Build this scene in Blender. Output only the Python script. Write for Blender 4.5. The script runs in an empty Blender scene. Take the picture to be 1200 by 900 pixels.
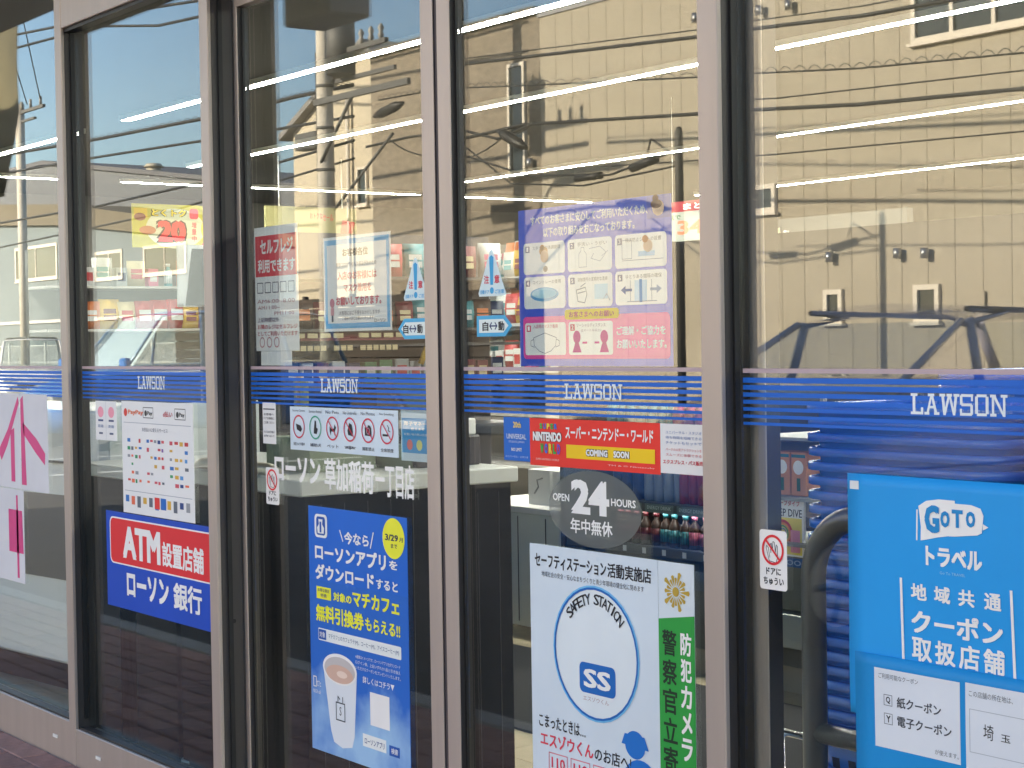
import bpy, math, random
from mathutils import Vector, Matrix
random.seed(11)
S = bpy.context.scene
COL = S.collection
R = math.radians
PI = math.pi

# ------------------------------------------------------------------ camera
def make_camera():
    yaw, pitch, roll = 0.631061157611466, -0.023288876336775007, -0.01585500907433413
    fw = Vector((-math.cos(yaw)*math.cos(pitch), math.sin(yaw)*math.cos(pitch), math.sin(pitch)))
    r = Vector((math.sin(yaw), math.cos(yaw), 0)); u = r.cross(fw)
    c, s = math.cos(roll), math.sin(roll)
    r2 = c*r + s*u; u2 = -s*r + c*u
    cam = bpy.data.cameras.new('camera'); o = bpy.data.objects.new('camera', cam); COL.objects.link(o)
    m = Matrix((r2, u2, -fw)).transposed().to_4x4(); m.translation = Vector((0, -2.1, 1.285))
    o.matrix_world = m
    cam.sensor_width = 36; cam.lens = 2066.336/1200*36
    cam.clip_start = .05; cam.clip_end = 800
    S.camera = o
make_camera()

# ------------------------------------------------------------------ sky, sun, exposure
SUN_EL, SUN_AZ = R(19), R(-16)            # azimuth clockwise from +Y
W = bpy.data.worlds.new('World'); S.world = W; W.use_nodes = True
nt = W.node_tree
sky = nt.nodes.new('ShaderNodeTexSky'); sky.sky_type = 'NISHITA'; sky.sun_disc = False
sky.sun_elevation = SUN_EL; sky.sun_rotation = SUN_AZ % (2*PI); sky.dust_density = .7; sky.ozone_density = 2.5
nt.links.new(sky.outputs[0], nt.nodes['Background'].inputs[0])
nt.nodes['Background'].inputs[1].default_value = 0.11
sl = bpy.data.lights.new('sun', 'SUN'); sl.energy = 5; sl.angle = R(.9); sl.color = (1, .86, .66)
so = bpy.data.objects.new('sun', sl); COL.objects.link(so)
sd = Vector((math.cos(SUN_EL)*math.sin(SUN_AZ), math.cos(SUN_EL)*math.cos(SUN_AZ), math.sin(SUN_EL)))
so.rotation_euler = sd.to_track_quat('Z', 'Y').to_euler(); so.location = (0, 0, 30)
S.view_settings.view_transform = 'Standard'; S.view_settings.look = 'None'
S.view_settings.exposure = 2.3; S.view_settings.gamma = 1
S.render.engine = 'CYCLES'
cy = S.cycles
cy.use_denoising = True; cy.max_bounces = 10; cy.transparent_max_bounces = 24; cy.glossy_bounces = 4
cy.diffuse_bounces = 4; cy.transmission_bounces = 6; cy.caustics_reflective = False; cy.caustics_refractive = False
cy.sample_clamp_indirect = 4; cy.blur_glossy = .3

# ------------------------------------------------------------------ materials
def lin(h):
    h = h.lstrip('#'); v = [int(h[i:i+2], 16)/255 for i in (0, 2, 4)]
    return tuple(x/12.92 if x <= .04045 else ((x+.055)/1.055)**2.4 for x in v)
MATS = {}
def mat(name, col, rough=.6, metal=0, var=0, vscale=8, bump=0, bscale=60, spec=.4, emit=None, estr=0, stretch=None, coat=0):
    if name in MATS: return MATS[name]
    if isinstance(col, str): col = lin(col)
    m = bpy.data.materials.new(name); m.use_nodes = True; t = m.node_tree; b = t.nodes['Principled BSDF']
    b.inputs['Base Color'].default_value = (*col, 1); b.inputs['Roughness'].default_value = rough
    b.inputs['Metallic'].default_value = metal; b.inputs['Specular IOR Level'].default_value = spec
    if coat: b.inputs['Coat Weight'].default_value = coat
    if emit:
        b.inputs['Emission Color'].default_value = (*emit, 1); b.inputs['Emission Strength'].default_value = estr
    if var or bump:
        tc = t.nodes.new('ShaderNodeTexCoord'); mp = t.nodes.new('ShaderNodeMapping')
        t.links.new(tc.outputs['Object'], mp.inputs[0])
        if stretch: mp.inputs['Scale'].default_value = stretch
    if var:
        n = t.nodes.new('ShaderNodeTexNoise'); n.inputs['Scale'].default_value = vscale; n.inputs['Detail'].default_value = 6
        t.links.new(mp.outputs[0], n.inputs['Vector'])
        cr = t.nodes.new('ShaderNodeValToRGB')
        cr.color_ramp.elements[0].position = .3; cr.color_ramp.elements[1].position = .7
        cr.color_ramp.elements[0].color = (*[c*(1-var) for c in col], 1)
        cr.color_ramp.elements[1].color = (*[min(1, c*(1+var)) for c in col], 1)
        t.links.new(n.outputs[0], cr.inputs[0]); t.links.new(cr.outputs[0], b.inputs['Base Color'])
    if bump:
        n2 = t.nodes.new('ShaderNodeTexNoise'); n2.inputs['Scale'].default_value = bscale; n2.inputs['Detail'].default_value = 4
        t.links.new(mp.outputs[0], n2.inputs['Vector'])
        bp = t.nodes.new('ShaderNodeBump'); bp.inputs['Strength'].default_value = bump; bp.inputs['Distance'].default_value = .01
        t.links.new(n2.outputs[0], bp.inputs['Height']); t.links.new(bp.outputs[0], b.inputs['Normal'])
    MATS[name] = m; return m

def glass_mat(name, f0=.1, tint=(.95, .975, .965), wave=.0, glosscol=(1, 1, 1), smudge=False):
    m = bpy.data.materials.new(name); m.use_nodes = True; t = m.node_tree
    for n in list(t.nodes):
        if n.type != 'OUTPUT_MATERIAL': t.nodes.remove(n)
    out = t.nodes['Material Output']
    tr = t.nodes.new('ShaderNodeBsdfTransparent'); tr.inputs[0].default_value = (*tint, 1)
    gl = t.nodes.new('ShaderNodeBsdfGlossy'); gl.inputs['Roughness'].default_value = 0; gl.inputs[0].default_value = (*glosscol, 1)
    g = t.nodes.new('ShaderNodeNewGeometry')
    dot = t.nodes.new('ShaderNodeVectorMath'); dot.operation = 'DOT_PRODUCT'
    t.links.new(g.outputs['Normal'], dot.inputs[0]); t.links.new(g.outputs['Incoming'], dot.inputs[1])
    def M(op, a, b=None):
        n = t.nodes.new('ShaderNodeMath'); n.operation = op
        for i, v in enumerate((a, b)):
            if v is None: continue
            if isinstance(v, (int, float)): n.inputs[i].default_value = v
            else: t.links.new(v, n.inputs[i])
        return n.outputs[0]
    c = M('ABSOLUTE', dot.outputs['Value'])
    p = M('POWER', M('SUBTRACT', 1.0, c), 5.0)
    f = M('ADD', M('MULTIPLY', p, 1-f0), f0)
    if wave:
        tc = t.nodes.new('ShaderNodeTexCoord'); nz = t.nodes.new('ShaderNodeTexNoise')
        nz.inputs['Scale'].default_value = 2.2; nz.inputs['Detail'].default_value = 1.0
        t.links.new(tc.outputs['Object'], nz.inputs['Vector'])
        bp = t.nodes.new('ShaderNodeBump'); bp.inputs['Strength'].default_value = 1; bp.inputs['Distance'].default_value = wave
        t.links.new(nz.outputs[0], bp.inputs['Height']); t.links.new(bp.outputs[0], gl.inputs['Normal'])
    mx = t.nodes.new('ShaderNodeMixShader')
    t.links.new(f, mx.inputs[0]); t.links.new(tr.outputs[0], mx.inputs[1]); t.links.new(gl.outputs[0], mx.inputs[2])
    res = mx.outputs[0]
    if smudge:      # faint dust and wiping marks on the pane
        tc2 = t.nodes.new('ShaderNodeTexCoord'); mp = t.nodes.new('ShaderNodeMapping'); mp.inputs['Scale'].default_value = (3, 1, 1.1); mp.inputs['Rotation'].default_value = (0, .5, 0)
        n1 = t.nodes.new('ShaderNodeTexNoise'); n1.inputs['Scale'].default_value = 2.5; n1.inputs['Detail'].default_value = 7; n1.inputs['Roughness'].default_value = .65
        t.links.new(tc2.outputs['Object'], mp.inputs[0]); t.links.new(mp.outputs[0], n1.inputs['Vector'])
        mr = t.nodes.new('ShaderNodeMapRange'); mr.inputs[1].default_value = .45; mr.inputs[2].default_value = .75; mr.inputs[3].default_value = .0; mr.inputs[4].default_value = .016
        t.links.new(n1.outputs[0], mr.inputs[0])
        df = t.nodes.new('ShaderNodeBsdfDiffuse'); df.inputs[0].default_value = (.6, .58, .55, 1)
        m2 = t.nodes.new('ShaderNodeMixShader'); t.links.new(mr.outputs[0], m2.inputs[0]); t.links.new(res, m2.inputs[1]); t.links.new(df.outputs[0], m2.inputs[2]); res = m2.outputs[0]
    t.links.new(res, out.inputs[0]); MATS[name] = m
    return m
GLASS = glass_mat('shop_glass', .077, wave=.00001, smudge=True)
CARGLASS = glass_mat('car_glass', .09, (.82, .87, .87)); FILMGLASS = glass_mat('reflective_film_glass', .10, (.96, .96, .98))
def ink(h, rough=.5): return mat('ink_'+h.strip('#'), tuple(min(.86, v*1.15) for v in lin(h)), rough, spec=.3, var=.05, vscale=4)
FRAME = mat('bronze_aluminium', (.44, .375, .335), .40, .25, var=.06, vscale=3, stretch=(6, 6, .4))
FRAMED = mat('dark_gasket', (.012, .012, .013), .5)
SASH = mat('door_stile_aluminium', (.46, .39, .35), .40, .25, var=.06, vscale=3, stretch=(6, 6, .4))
SHADOWSIDE = mat('bronze_side_shade_and_trim', (.065, .058, .056), .45, .3)  # shade of the frame sides put into the colour; dark trim shares it
WHITE = mat('white_paint', (.78, .78, .76), .5)
PAPER = mat('white_paper', (.80, .81, .82), .7, var=.02, vscale=5)
BLACK = mat('black_laminate', (.006, .0055, .006), .6, spec=.1)
STEEL = mat('brushed_steel', (.45, .45, .45), .3, .9)
GREYM = mat('grey_paint', (.25, .25, .25), .5)

# ------------------------------------------------------------------ mesh builder
class MB:
    def __init__(s): s.v, s.f, s.m, s.sm = [], [], [], []
    def add(s, vs, fs, mi=0, smooth=False):
        b = len(s.v); s.v += [tuple(v) for v in vs]
        for f in fs: s.f.append(tuple(b+i for i in f)); s.m.append(mi); s.sm.append(smooth)
        return s
    def box(s, x0, x1, y0, y1, z0, z1, mi=0, bev=0):
        if x0 > x1: x0, x1 = x1, x0
        if y0 > y1: y0, y1 = y1, y0
        if z0 > z1: z0, z1 = z1, z0
        if bev <= 0:
            v = [(x, y, z) for z in (z0, z1) for x, y in ((x0, y0), (x1, y0), (x1, y1), (x0, y1))]
            return s.add(v, [(3, 2, 1, 0), (4, 5, 6, 7), (0, 1, 5, 4), (1, 2, 6, 5), (2, 3, 7, 6), (3, 0, 4, 7)], mi)
        e = min(bev, (x1-x0)/2.01, (y1-y0)/2.01, (z1-z0)/2.01)
        ring = lambda z, k: [(x0+k, y0+e, z), (x0+e, y0+k, z), (x1-e, y0+k, z), (x1-k, y0+e, z), (x1-k, y1-e, z), (x1-e, y1-k, z), (x0+e, y1-k, z), (x0+k, y1-e, z)]
        rs = [ring(z0, e*.9), ring(z0+e, 0), ring(z1-e, 0), ring(z1, e*.9)]
        v = sum(rs, []); f = [tuple(range(7, -1, -1)), tuple(range(24, 32))]
        for k in range(3):
            for i in range(8): f.append((k*8+i, k*8+(i+1) % 8, k*8+8+(i+1) % 8, k*8+8+i))
        return s.add(v, f, mi)
    def prism(s, pts, axis, a, b, mi=0):      # pts 2D polygon extruded along axis from a to b
        n = len(pts)
        def P(p, t):
            return {'x': (t, p[0], p[1]), 'y': (p[0], t, p[1]), 'z': (p[0], p[1], t)}[axis]
        v = [P(p, a) for p in pts]+[P(p, b) for p in pts]
        f = [tuple(range(n)), tuple(range(2*n-1, n-1, -1))]+[(i, i+n, (i+1) % n+n, (i+1) % n) for i in range(n)]
        return s.add(v, f, mi)
    def tube(s, pts, r, seg=10, mi=0, caps=True, radii=None):
        pts = [Vector(p) for p in pts]; rings = []; up0 = None
        for i, p in enumerate(pts):
            d = (pts[min(i+1, len(pts)-1)]-pts[max(i-1, 0)]).normalized()
            if up0 is None: up0 = Vector((0, 0, 1)) if abs(d.z) < .9 else Vector((1, 0, 0))
            a = d.cross(up0).normalized(); b = a.cross(d).normalized(); up0 = b
            rr = radii[i] if radii else r
            rings.append([p+a*rr*math.cos(2*PI*k/seg)+b*rr*math.sin(2*PI*k/seg) for k in range(seg)])
        v = sum(rings, []); f = []
        for i in range(len(pts)-1):
            for k in range(seg): f.append((i*seg+k, i*seg+(k+1) % seg, (i+1)*seg+(k+1) % seg, (i+1)*seg+k))
        s.add(v, f, mi, True)
        if caps:
            b = len(s.v)-len(v)
            s.f.append(tuple(b+k for k in range(seg-1, -1, -1))); s.m.append(mi); s.sm.append(False)
            s.f.append(tuple(b+(len(pts)-1)*seg+k for k in range(seg))); s.m.append(mi); s.sm.append(False)
        return s
    def cyl(s, x, y, z0, z1, r, seg=14, mi=0, r1=None):
        return s.tube([(x, y, z0), (x, y, z1)], r, seg, mi, radii=[r, r if r1 is None else r1])
    def lathe(s, prof, cx=0, cy=0, seg=14, mi=0):
        v = [(cx+r*math.cos(2*PI*k/seg), cy+r*math.sin(2*PI*k/seg), z) for r, z in prof for k in range(seg)]
        f = [(i*seg+k, i*seg+(k+1) % seg, (i+1)*seg+(k+1) % seg, (i+1)*seg+k) for i in range(len(prof)-1) for k in range(seg)]
        return s.add(v, f, mi, True)
    def build(s, name, mats, parent=None, loc=(0, 0, 0)):
        me = bpy.data.meshes.new(name); me.from_pydata(s.v, [], s.f)
        if not isinstance(mats, (list, tuple)): mats = [mats]
        for m in mats: me.materials.append(m)
        me.polygons.foreach_set('material_index', s.m); me.polygons.foreach_set('use_smooth', s.sm); me.update()
        o = bpy.data.objects.new(name, me); COL.objects.link(o); o.location = loc
        if parent: o.parent = parent
        return o
def tag(o, label=None, cat=None, group=None, kind=None):
    for k, v in (('label', label), ('category', cat), ('group', group), ('kind', kind)):
        if v: o[k] = v
    return o
def thing(name, label, cat, loc=(0, 0, 0), rz=0, group=None):
    o = bpy.data.objects.new(name, None); COL.objects.link(o); o.empty_display_size = .1
    o.location = loc; o.rotation_euler = (0, 0, rz); return tag(o, label, cat, group)
def copy_tree(o, parent=None):
    c = o.copy(); COL.objects.link(c); c.parent = parent
    for ch in list(o.children): copy_tree(ch, c)
    return c
def box(name, m, x0, x1, y0, y1, z0, z1, parent=None, bev=0): return MB().box(x0, x1, y0, y1, z0, z1, bev=bev).build(name, m, parent)

# ------------------------------------------------------------------ sheets (posters, stickers) with real printed lettering
TEXTS = []
class Sheet:
    """root stands at the sheet's lower left corner; +u to the right, +v up, ink lies a hair in front"""
    def __init__(s, name, label, cat, x0, x1, z0, z1, Y, m=PAPER, thick=.0006, group=None, facing='street', base='paper', curl=0):
        s.W, s.H = x1-x0, z1-z0; s.curl = curl
        if facing == 'street': s.root = thing(name, label, cat, (x0, Y, z0), 0, group)
        else: s.root = thing(name, label, cat, (Y, x0, z0), PI/2, group)      # facing +X: x0..x1 run along Y
        if base:
            if curl:
                mb = MB(); nu, nv = 14, 20; vs = []
                for lay in (0, thick):
                    for j in range(nv+1):
                        for i in range(nu+1):
                            u, v = s.W*i/nu, s.H*j/nv; vs.append((u, lay+s.bend(u, v), v))
                n = (nu+1)*(nv+1); fs = []
                for j in range(nv):
                    for i in range(nu):
                        a = j*(nu+1)+i; fs += [(a, a+1, a+nu+2, a+nu+1), (a+n+nu+1, a+n+nu+2, a+n+1, a+n)]
                for i in range(nu):
                    fs += [(i+1, i, i+n, i+n+1)]; a = nv*(nu+1)+i; fs += [(a, a+1, a+n+1, a+n)]
                for j in range(nv):
                    a = j*(nu+1); fs += [(a, a+nu+1, a+n+nu+1, a+n)]; a += nu; fs += [(a+nu+1, a, a+n, a+n+nu+1)]
                mb.add(vs, fs, 0, True).build(base, m, s.root)
            else:
                MB().box(0, s.W, 0, thick, 0, s.H).build(base, m, s.root)
    def bend(s, u, v):
        if not s.curl: return 0
        return s.curl*(math.sin(u/s.W*PI*1.3+.4)*(1-v/s.H)**1.5-.35*math.sin(v/s.H*7+u*9)*(1-v/s.H))
    def P(s, fx, fy, lay): 
        u, v = fx*s.W, (1-fy)*s.H
        return (u, -.0004*lay+s.bend(u, v), v)
    def poly(s, name, pts, m, lay=1):
        if isinstance(m, str): m = ink(m)
        if s.curl and len(pts) == 4:      # dense patch so that it follows the bend
            N = 10; vs = []
            for j in range(N+1):
                for i in range(N+1):
                    a, b = i/N, j/N
                    fx = (pts[0][0]*(1-a)+pts[1][0]*a)*(1-b)+(pts[3][0]*(1-a)+pts[2][0]*a)*b
                    fy = (pts[0][1]*(1-a)+pts[1][1]*a)*(1-b)+(pts[3][1]*(1-a)+pts[2][1]*a)*b
                    vs.append(s.P(fx, fy, lay))
            return MB().add(vs, [(j*(N+1)+i, (j+1)*(N+1)+i, (j+1)*(N+1)+i+1, j*(N+1)+i+1) for j in range(N) for i in range(N)], 0, True).build(name, m, s.root)
        return MB().add([s.P(x, y, lay) for x, y in pts], [tuple(range(len(pts)-1, -1, -1))]).build(name, m, s.root)
    def rect(s, name, x0, y0, x1, y1, m, lay=1): return s.poly(name, [(x0, y0), (x1, y0), (x1, y1), (x0, y1)], m, lay)
    def rrect(s, name, x0, y0, x1, y1, m, lay=1, r=.012):
        ru, rv = r/s.W, r/s.H; pts = []
        for cx, cy_, a0 in ((x1-ru, y0+rv, -90), (x1-ru, y1-rv, 0), (x0+ru, y1-rv, 90), (x0+ru, y0+rv, 180)):
            for k in range(5):
                a = R(a0+22.5*k); pts.append((cx+ru*math.cos(a), cy_+rv*math.sin(a)))
        return s.poly(name, pts, m, lay)
    def ell(s, name, cx, cy_, rx, m, lay=1, ry=None, n=32):
        ry = rx*s.W/s.H if ry is None else ry
        return s.poly(name, [(cx+rx*math.cos(2*PI*k/n), cy_+ry*math.sin(2*PI*k/n)) for k in range(n)], m, lay)
    def ring(s, name, cx, cy_, rx, w, m, lay=1, ry=None, n=36):
        if isinstance(m, str): m = ink(m)
        ry = rx*s.W/s.H if ry is None else ry; k2 = 1-w
        vs = [s.P(cx+k*rx*math.cos(2*PI*i/n), cy_+k*ry*math.sin(2*PI*i/n), lay) for k in (1, k2) for i in range(n)]
        return MB().add(vs, [(i, n+i, n+(i+1) % n, (i+1) % n) for i in range(n)]).build(name, m, s.root)
    def lines(s, name, segs, w, m, lay=2):    # segs in fractions, w metres
        if isinstance(m, str): m = ink(m)
        mb = MB()
        for q, sg in enumerate(segs):
            for a, b in zip(sg[:-1], sg[1:]):
                A = Vector(s.P(*a, lay)); B = Vector(s.P(*b, lay)); d = (B-A); d.y = 0
                if d.length < 1e-6: continue
                d.normalize(); nrm = Vector((-d.z, 0, d.x))*w/2; e = d*w*.4
                mb.add([A-e-nrm, B+e-nrm, B+e+nrm, A-e+nrm], [(0, 1, 2, 3)])
        return mb.build(name, m, s.root)
    def prohibit(s, cx, cy_, rx, col='#c8203a', lay=2):
        s.ring('prohibition_ring', cx, cy_, rx, .17, col, lay)
        ry = rx*s.W/s.H; k = .66
        s.lines('prohibition_bar', [[(cx-rx*k, cy_-ry*k), (cx+rx*k, cy_+ry*k)]], rx*s.W*.15, col, lay+1)
    def text(s, body, x0, y0, x1, y1, m, lay=2, bold=.02, name='lettering', spacing=1, rot=0):
        if isinstance(m, str): m = ink(m)
        c = bpy.data.curves.new('t', 'FONT'); c.body = body; c.size = 1; c.resolution_u = 2; c.space_character = spacing
        o = bpy.data.objects.new('t', c); COL.objects.link(o)
        TEXTS.append((o, s, (x0, y0, x1, y1), m, lay, name, bold, rot))
    def vtext(s, body, cx, y0, y1, w, m, lay=2, bold=.03):
        n = len(body); h = (y1-y0)/n
        for i, ch in enumerate(body): s.text(ch, cx-w/2, y0+h*(i+.06), cx+w/2, y0+h*(i+.94), m, lay, bold)
def finish_texts():
    dg = bpy.context.evaluated_depsgraph_get()
    for o, s, (x0, y0, x1, y1), m, lay, name, bold, rot in TEXTS:
        me = bpy.data.meshes.new_from_object(o.evaluated_get(dg)); me.name = name
        xs = [v.co.x for v in me.vertices]; ys = [v.co.y for v in me.vertices]
        if xs:
            ax, bx, ay, by = min(xs)-bold, max(xs)+bold, min(ys)-bold, max(ys)+bold
            V0 = [(v.co.x, v.co.y) for v in me.vertices]; F0 = [tuple(p.vertices) for p in me.polygons]
            sh = [(0, 0)] if bold < .008 else [(-bold, -bold*.8), (bold, bold*.8), (-bold, bold*.8), (bold, -bold*.8)]+([(0, 0)] if bold > .035 else [])
            vs, fs = [], []
            for q, (dx, dy) in enumerate(sh):
                nb_ = len(vs)
                for x, y in V0:
                    fx, fy = x0+(x1-x0)*(x+dx-ax)/max(1e-6, bx-ax), y1-(y1-y0)*(y+dy-ay)/max(1e-6, by-ay)
                    if rot:
                        cu, cv = (x0+x1)/2, (y0+y1)/2; U_, V_ = (fx-cu)*s.W, (fy-cv)*s.H
                        fx = cu+(U_*math.cos(rot)-V_*math.sin(rot))/s.W; fy = cv+(U_*math.sin(rot)+V_*math.cos(rot))/s.H
                    p = s.P(fx, fy, lay)
                    vs.append((p[0], p[1]-q*.00002, p[2]))
                fs += [tuple(nb_+i for i in f) for f in F0]
            bpy.data.meshes.remove(me); me = bpy.data.meshes.new(name); me.from_pydata(vs, [], fs)
        me.materials.clear(); me.materials.append(m)
        t = bpy.data.objects.new(name, me); COL.objects.link(t); t.parent = s.root
    for o, *_ in TEXTS:
        c = o.data; bpy.data.objects.remove(o); bpy.data.curves.remove(c)
def slab_word(s, x0, y0, x1, y1, m, lay=3):   # LAWSON in slab serif capitals
    t, h = .17, .13
    G = {'L': [(.12, .12+t, 0, 1), (0, .42, 1-h, 1), (0, .78, 0, h), (.78-t*.8, .78, 0, .34)],
         'A': ['/', (.0, .3, 0, h), (.6, .92, 0, h), (.22, .7, .3, .42), (.22, .62, 1-h, 1)],
         'W': ['w', (0, .34, 1-h, 1), (.86, 1.2, 1-h, 1), (.44, .76, 1-h, 1)],
         'S': [(.1, .72, 0, h), (.1, .72, 1-h, 1), (.1, .72, .44, .57), (.02, .02+t*.9, .5, .94), (.64, .64+t*.9, .06, .5), (.02, .02+t*.7, 0, .32), (.68, .68+t*.7, .68, 1)],
         'O': [(.12, .7, 0, h), (.12, .7, 1-h, 1), (.02, .02+t, .1, .9), (.64, .64+t, .1, .9)],
         'N': ['n', (.1, .1+t*.8, 0, 1), (.74, .74+t*.8, 0, 1), (0, .34, 1-h, 1), (0, .36, 0, h), (.62, 1.0, 1-h, 1)]}
    adv = {'L': .86, 'A': .94, 'W': 1.22, 'S': .9, 'O': .9, 'N': 1.0}; tot = sum(adv[c] for c in 'LAWSON')
    cx = 0; q = 0
    for ch in 'LAWSON':
        mb = MB()
        def quad(pts):
            nonlocal q
            q += 1; vs = []
            for (a, b) in pts:
                p = s.P(x0+(x1-x0)*(cx+a)/tot, y1-(y1-y0)*b, lay); vs.append((p[0], p[1]-q*.00002, p[2]))
            mb.add(vs, [tuple(range(len(vs)))])
        for g in G[ch]:
            if g == '/': quad([(.1, 0), (.1+t*.8, 0), (.46+t*.35, 1), (.46-t*.35, 1)]); quad([(.82-t, 0), (.82, 0), (.46+t*.35, 1), (.46-t*.45, 1)])
            elif g == 'w':
                quad([(.3-t*.45, 0), (.3+t*.45, 0), (.1+t, 1), (.1, 1)]); quad([(.3-t*.4, 0), (.3+t*.4, 0), (.6+t*.4, 1), (.6-t*.4, 1)])
                quad([(.88-t*.4, 0), (.88+t*.4, 0), (.6+t*.4, 1), (.6-t*.4, 1)]); quad([(.88-t*.4, 0), (.88+t*.4, 0), (1.1, 1), (1.1-t, 1)])
            elif g == 'n': quad([(.74, 0), (.88, 0), (.28, 1), (.1, 1)])
            else: a, b, c, d = g; quad([(a, c), (b, c), (b, d), (a, d)])
        mb.build('logo_letter', ink(m) if isinstance(m, str) else m, s.root); cx += adv[ch]

# ================================================================== GROUND AND PAVEMENT
asph = mat('asphalt', (.045, .044, .043), .9, var=.25, vscale=3, bump=.5, bscale=80)
g = MB().add([(-400, -300, -.12), (300, -300, -.12), (300, 120, -.12), (-400, 120, -.12)], [(0, 1, 2, 3)]).build('ground', asph)
tag(g, kind='structure')
pv = tag(MB().box(-16, 8, -1.10, .0, -.125, -.012).build('pavement', mat('mortar_bed', (.05, .042, .04), .95)), kind='structure')
pm = [mat('brick_paver_'+n, c, .85, var=.18, vscale=14, bump=.3, bscale=90) for n, c in (('a', (.38, .21, .175)), ('b', (.33, .185, .155)), ('c', (.42, .24, .20)))]
pav = [MB().box(.003, .197, .003, .097, -.014, 0, bev=.003).build('paver', m, pv) for m in pm]
first = [True]*3
def put_paver(x, y):
    k = random.randrange(3)
    if first[k]: o = pav[k]; first[k] = False
    else: o = pav[k].copy(); COL.objects.link(o); o.parent = pv
    o.location = (x, y, random.uniform(-.0015, .0005))
far = MB(); cnt = 0
for j in range(11):
    y = -1.10+j*.1
    for i in range(-80, 40):
        x = i*.2+(.1 if j % 2 else 0)
        near = (-8.6 < x < -3.4) and cnt < 285
        if near: put_paver(x, y); cnt += 1
        else: far.box(x+.003, x+.197, y+.003, y+.097, -.012, 0)
tag(far.build('paver_field', pm[0], pv), kind='stuff')
kerb = tag(MB().build('kerb', mat('concrete', (.34, .33, .31), .85, var=.12, vscale=5, bump=.2)), kind='structure')
for i in range(-27, 14):
    b = MB().box(i*.6+.004, i*.6+.596, -1.22, -1.104, -.125, .004, bev=.008).build('kerbstone', MATS['concrete'], kerb)
pl = mat('road_paint', (.7, .7, .68), .8, var=.1, vscale=9)
mk = MB()
for x in (-27.4, -24.6, -21.8, -19.0, 3.5): mk.box(x-.06, x+.06, -9.2, -4.2, -.12, -.116)
tag(mk.build('parking_bay_lines', pl), kind='structure')
sw = tag(box('far_sidewalk', MATS['concrete'], -120, 60, -15.4, -13.6, -.12, .02), kind='structure')

# ================================================================== SHOP BUILDING
shop = thing('convenience_store', 'bronze framed glass shopfront of the convenience store with sliding door', 'shop')
def sp(name, m, *a, bev=0, parent=None): return box(name, m, *a, parent=parent or shop, bev=bev)
# mullions (front faces on the plane y=0)
for x0, x1, y1 in ((-7.75, -7.70, .07), (-5.243, -5.193, .07), (-4.249, -4.202, .075), (-2.310, -2.258, .07), (-.60, -.55, .07), (1.3, 1.35, .07)):
    m_ = sp('mullion', FRAME, x0, x1, 0, .012, -.01, 2.62, bev=.002)
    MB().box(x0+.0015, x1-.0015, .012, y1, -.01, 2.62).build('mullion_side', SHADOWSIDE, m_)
    MB().box(x1-.002, x1+.004, .030, .042, .14, 2.26).build('gasket', FRAMED, m_)
# sills and headers bay by bay
bays = [(-7.70, -5.243, .128), (-5.193, -4.249, .112), (-2.258, -.60, .112), (-.55, 1.3, .112)]
for x0, x1, zt in bays:
    s_ = sp('sill', FRAME, x0, x1, .002, .012, -.01, zt, bev=.002)
    MB().box(x0, x1, .012, .07, -.01, zt-.006).build('sill_ledge', FRAME, s_)
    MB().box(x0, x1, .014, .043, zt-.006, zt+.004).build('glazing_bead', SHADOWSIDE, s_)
    zh = 2.60 if x0 < -7 else 2.271
    sp('transom', FRAME, x0, x1, .002, .07, zh, 2.62, bev=.002)
    t_ = MB().box(x0, x1, .012, .045, zh-.011, zh).build('glazing_bead', FRAMED, shop)
for x, z in ((-5.36, .062), (-5.02, .052)):
    mb = MB().box(x-.018, x+.018, -.0008, .0015, z-.005, z+.005).build('drain_cover', WHITE, shop)
sp('transom', FRAME, -4.202, -2.310, .002, .075, 2.255, 2.62, bev=.002)
sp('door_track', SHADOWSIDE, -4.202, -2.310, .078, .16, 2.245, 2.62)
sp('threshold', STEEL, -4.202, -2.310, .0, .16, -.012, .004)
# fixed panes
for x0, x1, zt in bays: sp('glass_pane', GLASS, x0+.002, x1-.002, .0450, .0510, zt-.004, 2.597 if x0 < -7 else 2.268)
# sliding doors
def door(x0, x1, sides):
    d = MB().box(x0, x1, .080, .112, .012, .12).build('sliding_door', SASH, shop)      # bottom rail is the door's own mesh
    MB().box(x0, x1, .080, .112, 2.182, 2.243).build('top_rail', SASH, d)
    for a, b in sides:
        w = b-a
        MB().box(a, b, .080, .0835, .12, 2.182, bev=.001).build('stile', SASH, d)
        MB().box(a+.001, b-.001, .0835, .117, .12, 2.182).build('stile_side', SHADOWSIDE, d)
    MB().box(sides[0][1]+.001, sides[1][0]-.001, .1010, .1070, .121, 2.181).build('door_glass', GLASS, d)
    MB().box(sides[0][1]+.001, sides[0][1]+.006, .094, .1005, .121, 2.181).build('gasket', FRAMED, d)
    return d
door(-4.262, -3.262, ((-4.262, -4.190), (-3.312, -3.262)))
door(-3.246, -2.232, ((-3.246, -3.197), (-2.290, -2.232)))
box('meeting_seal', mat('rubber_seal', (.07, .06, .07), .6), -3.2615, -3.2465, .085, .11, .02, 2.24, shop)
# small screw-cap on mullion
MB().tube([(-4.2015, .045, .56), (-4.1995, .045, .56)], .006, 10).build('screw_cap', FRAMED, shop)
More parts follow.
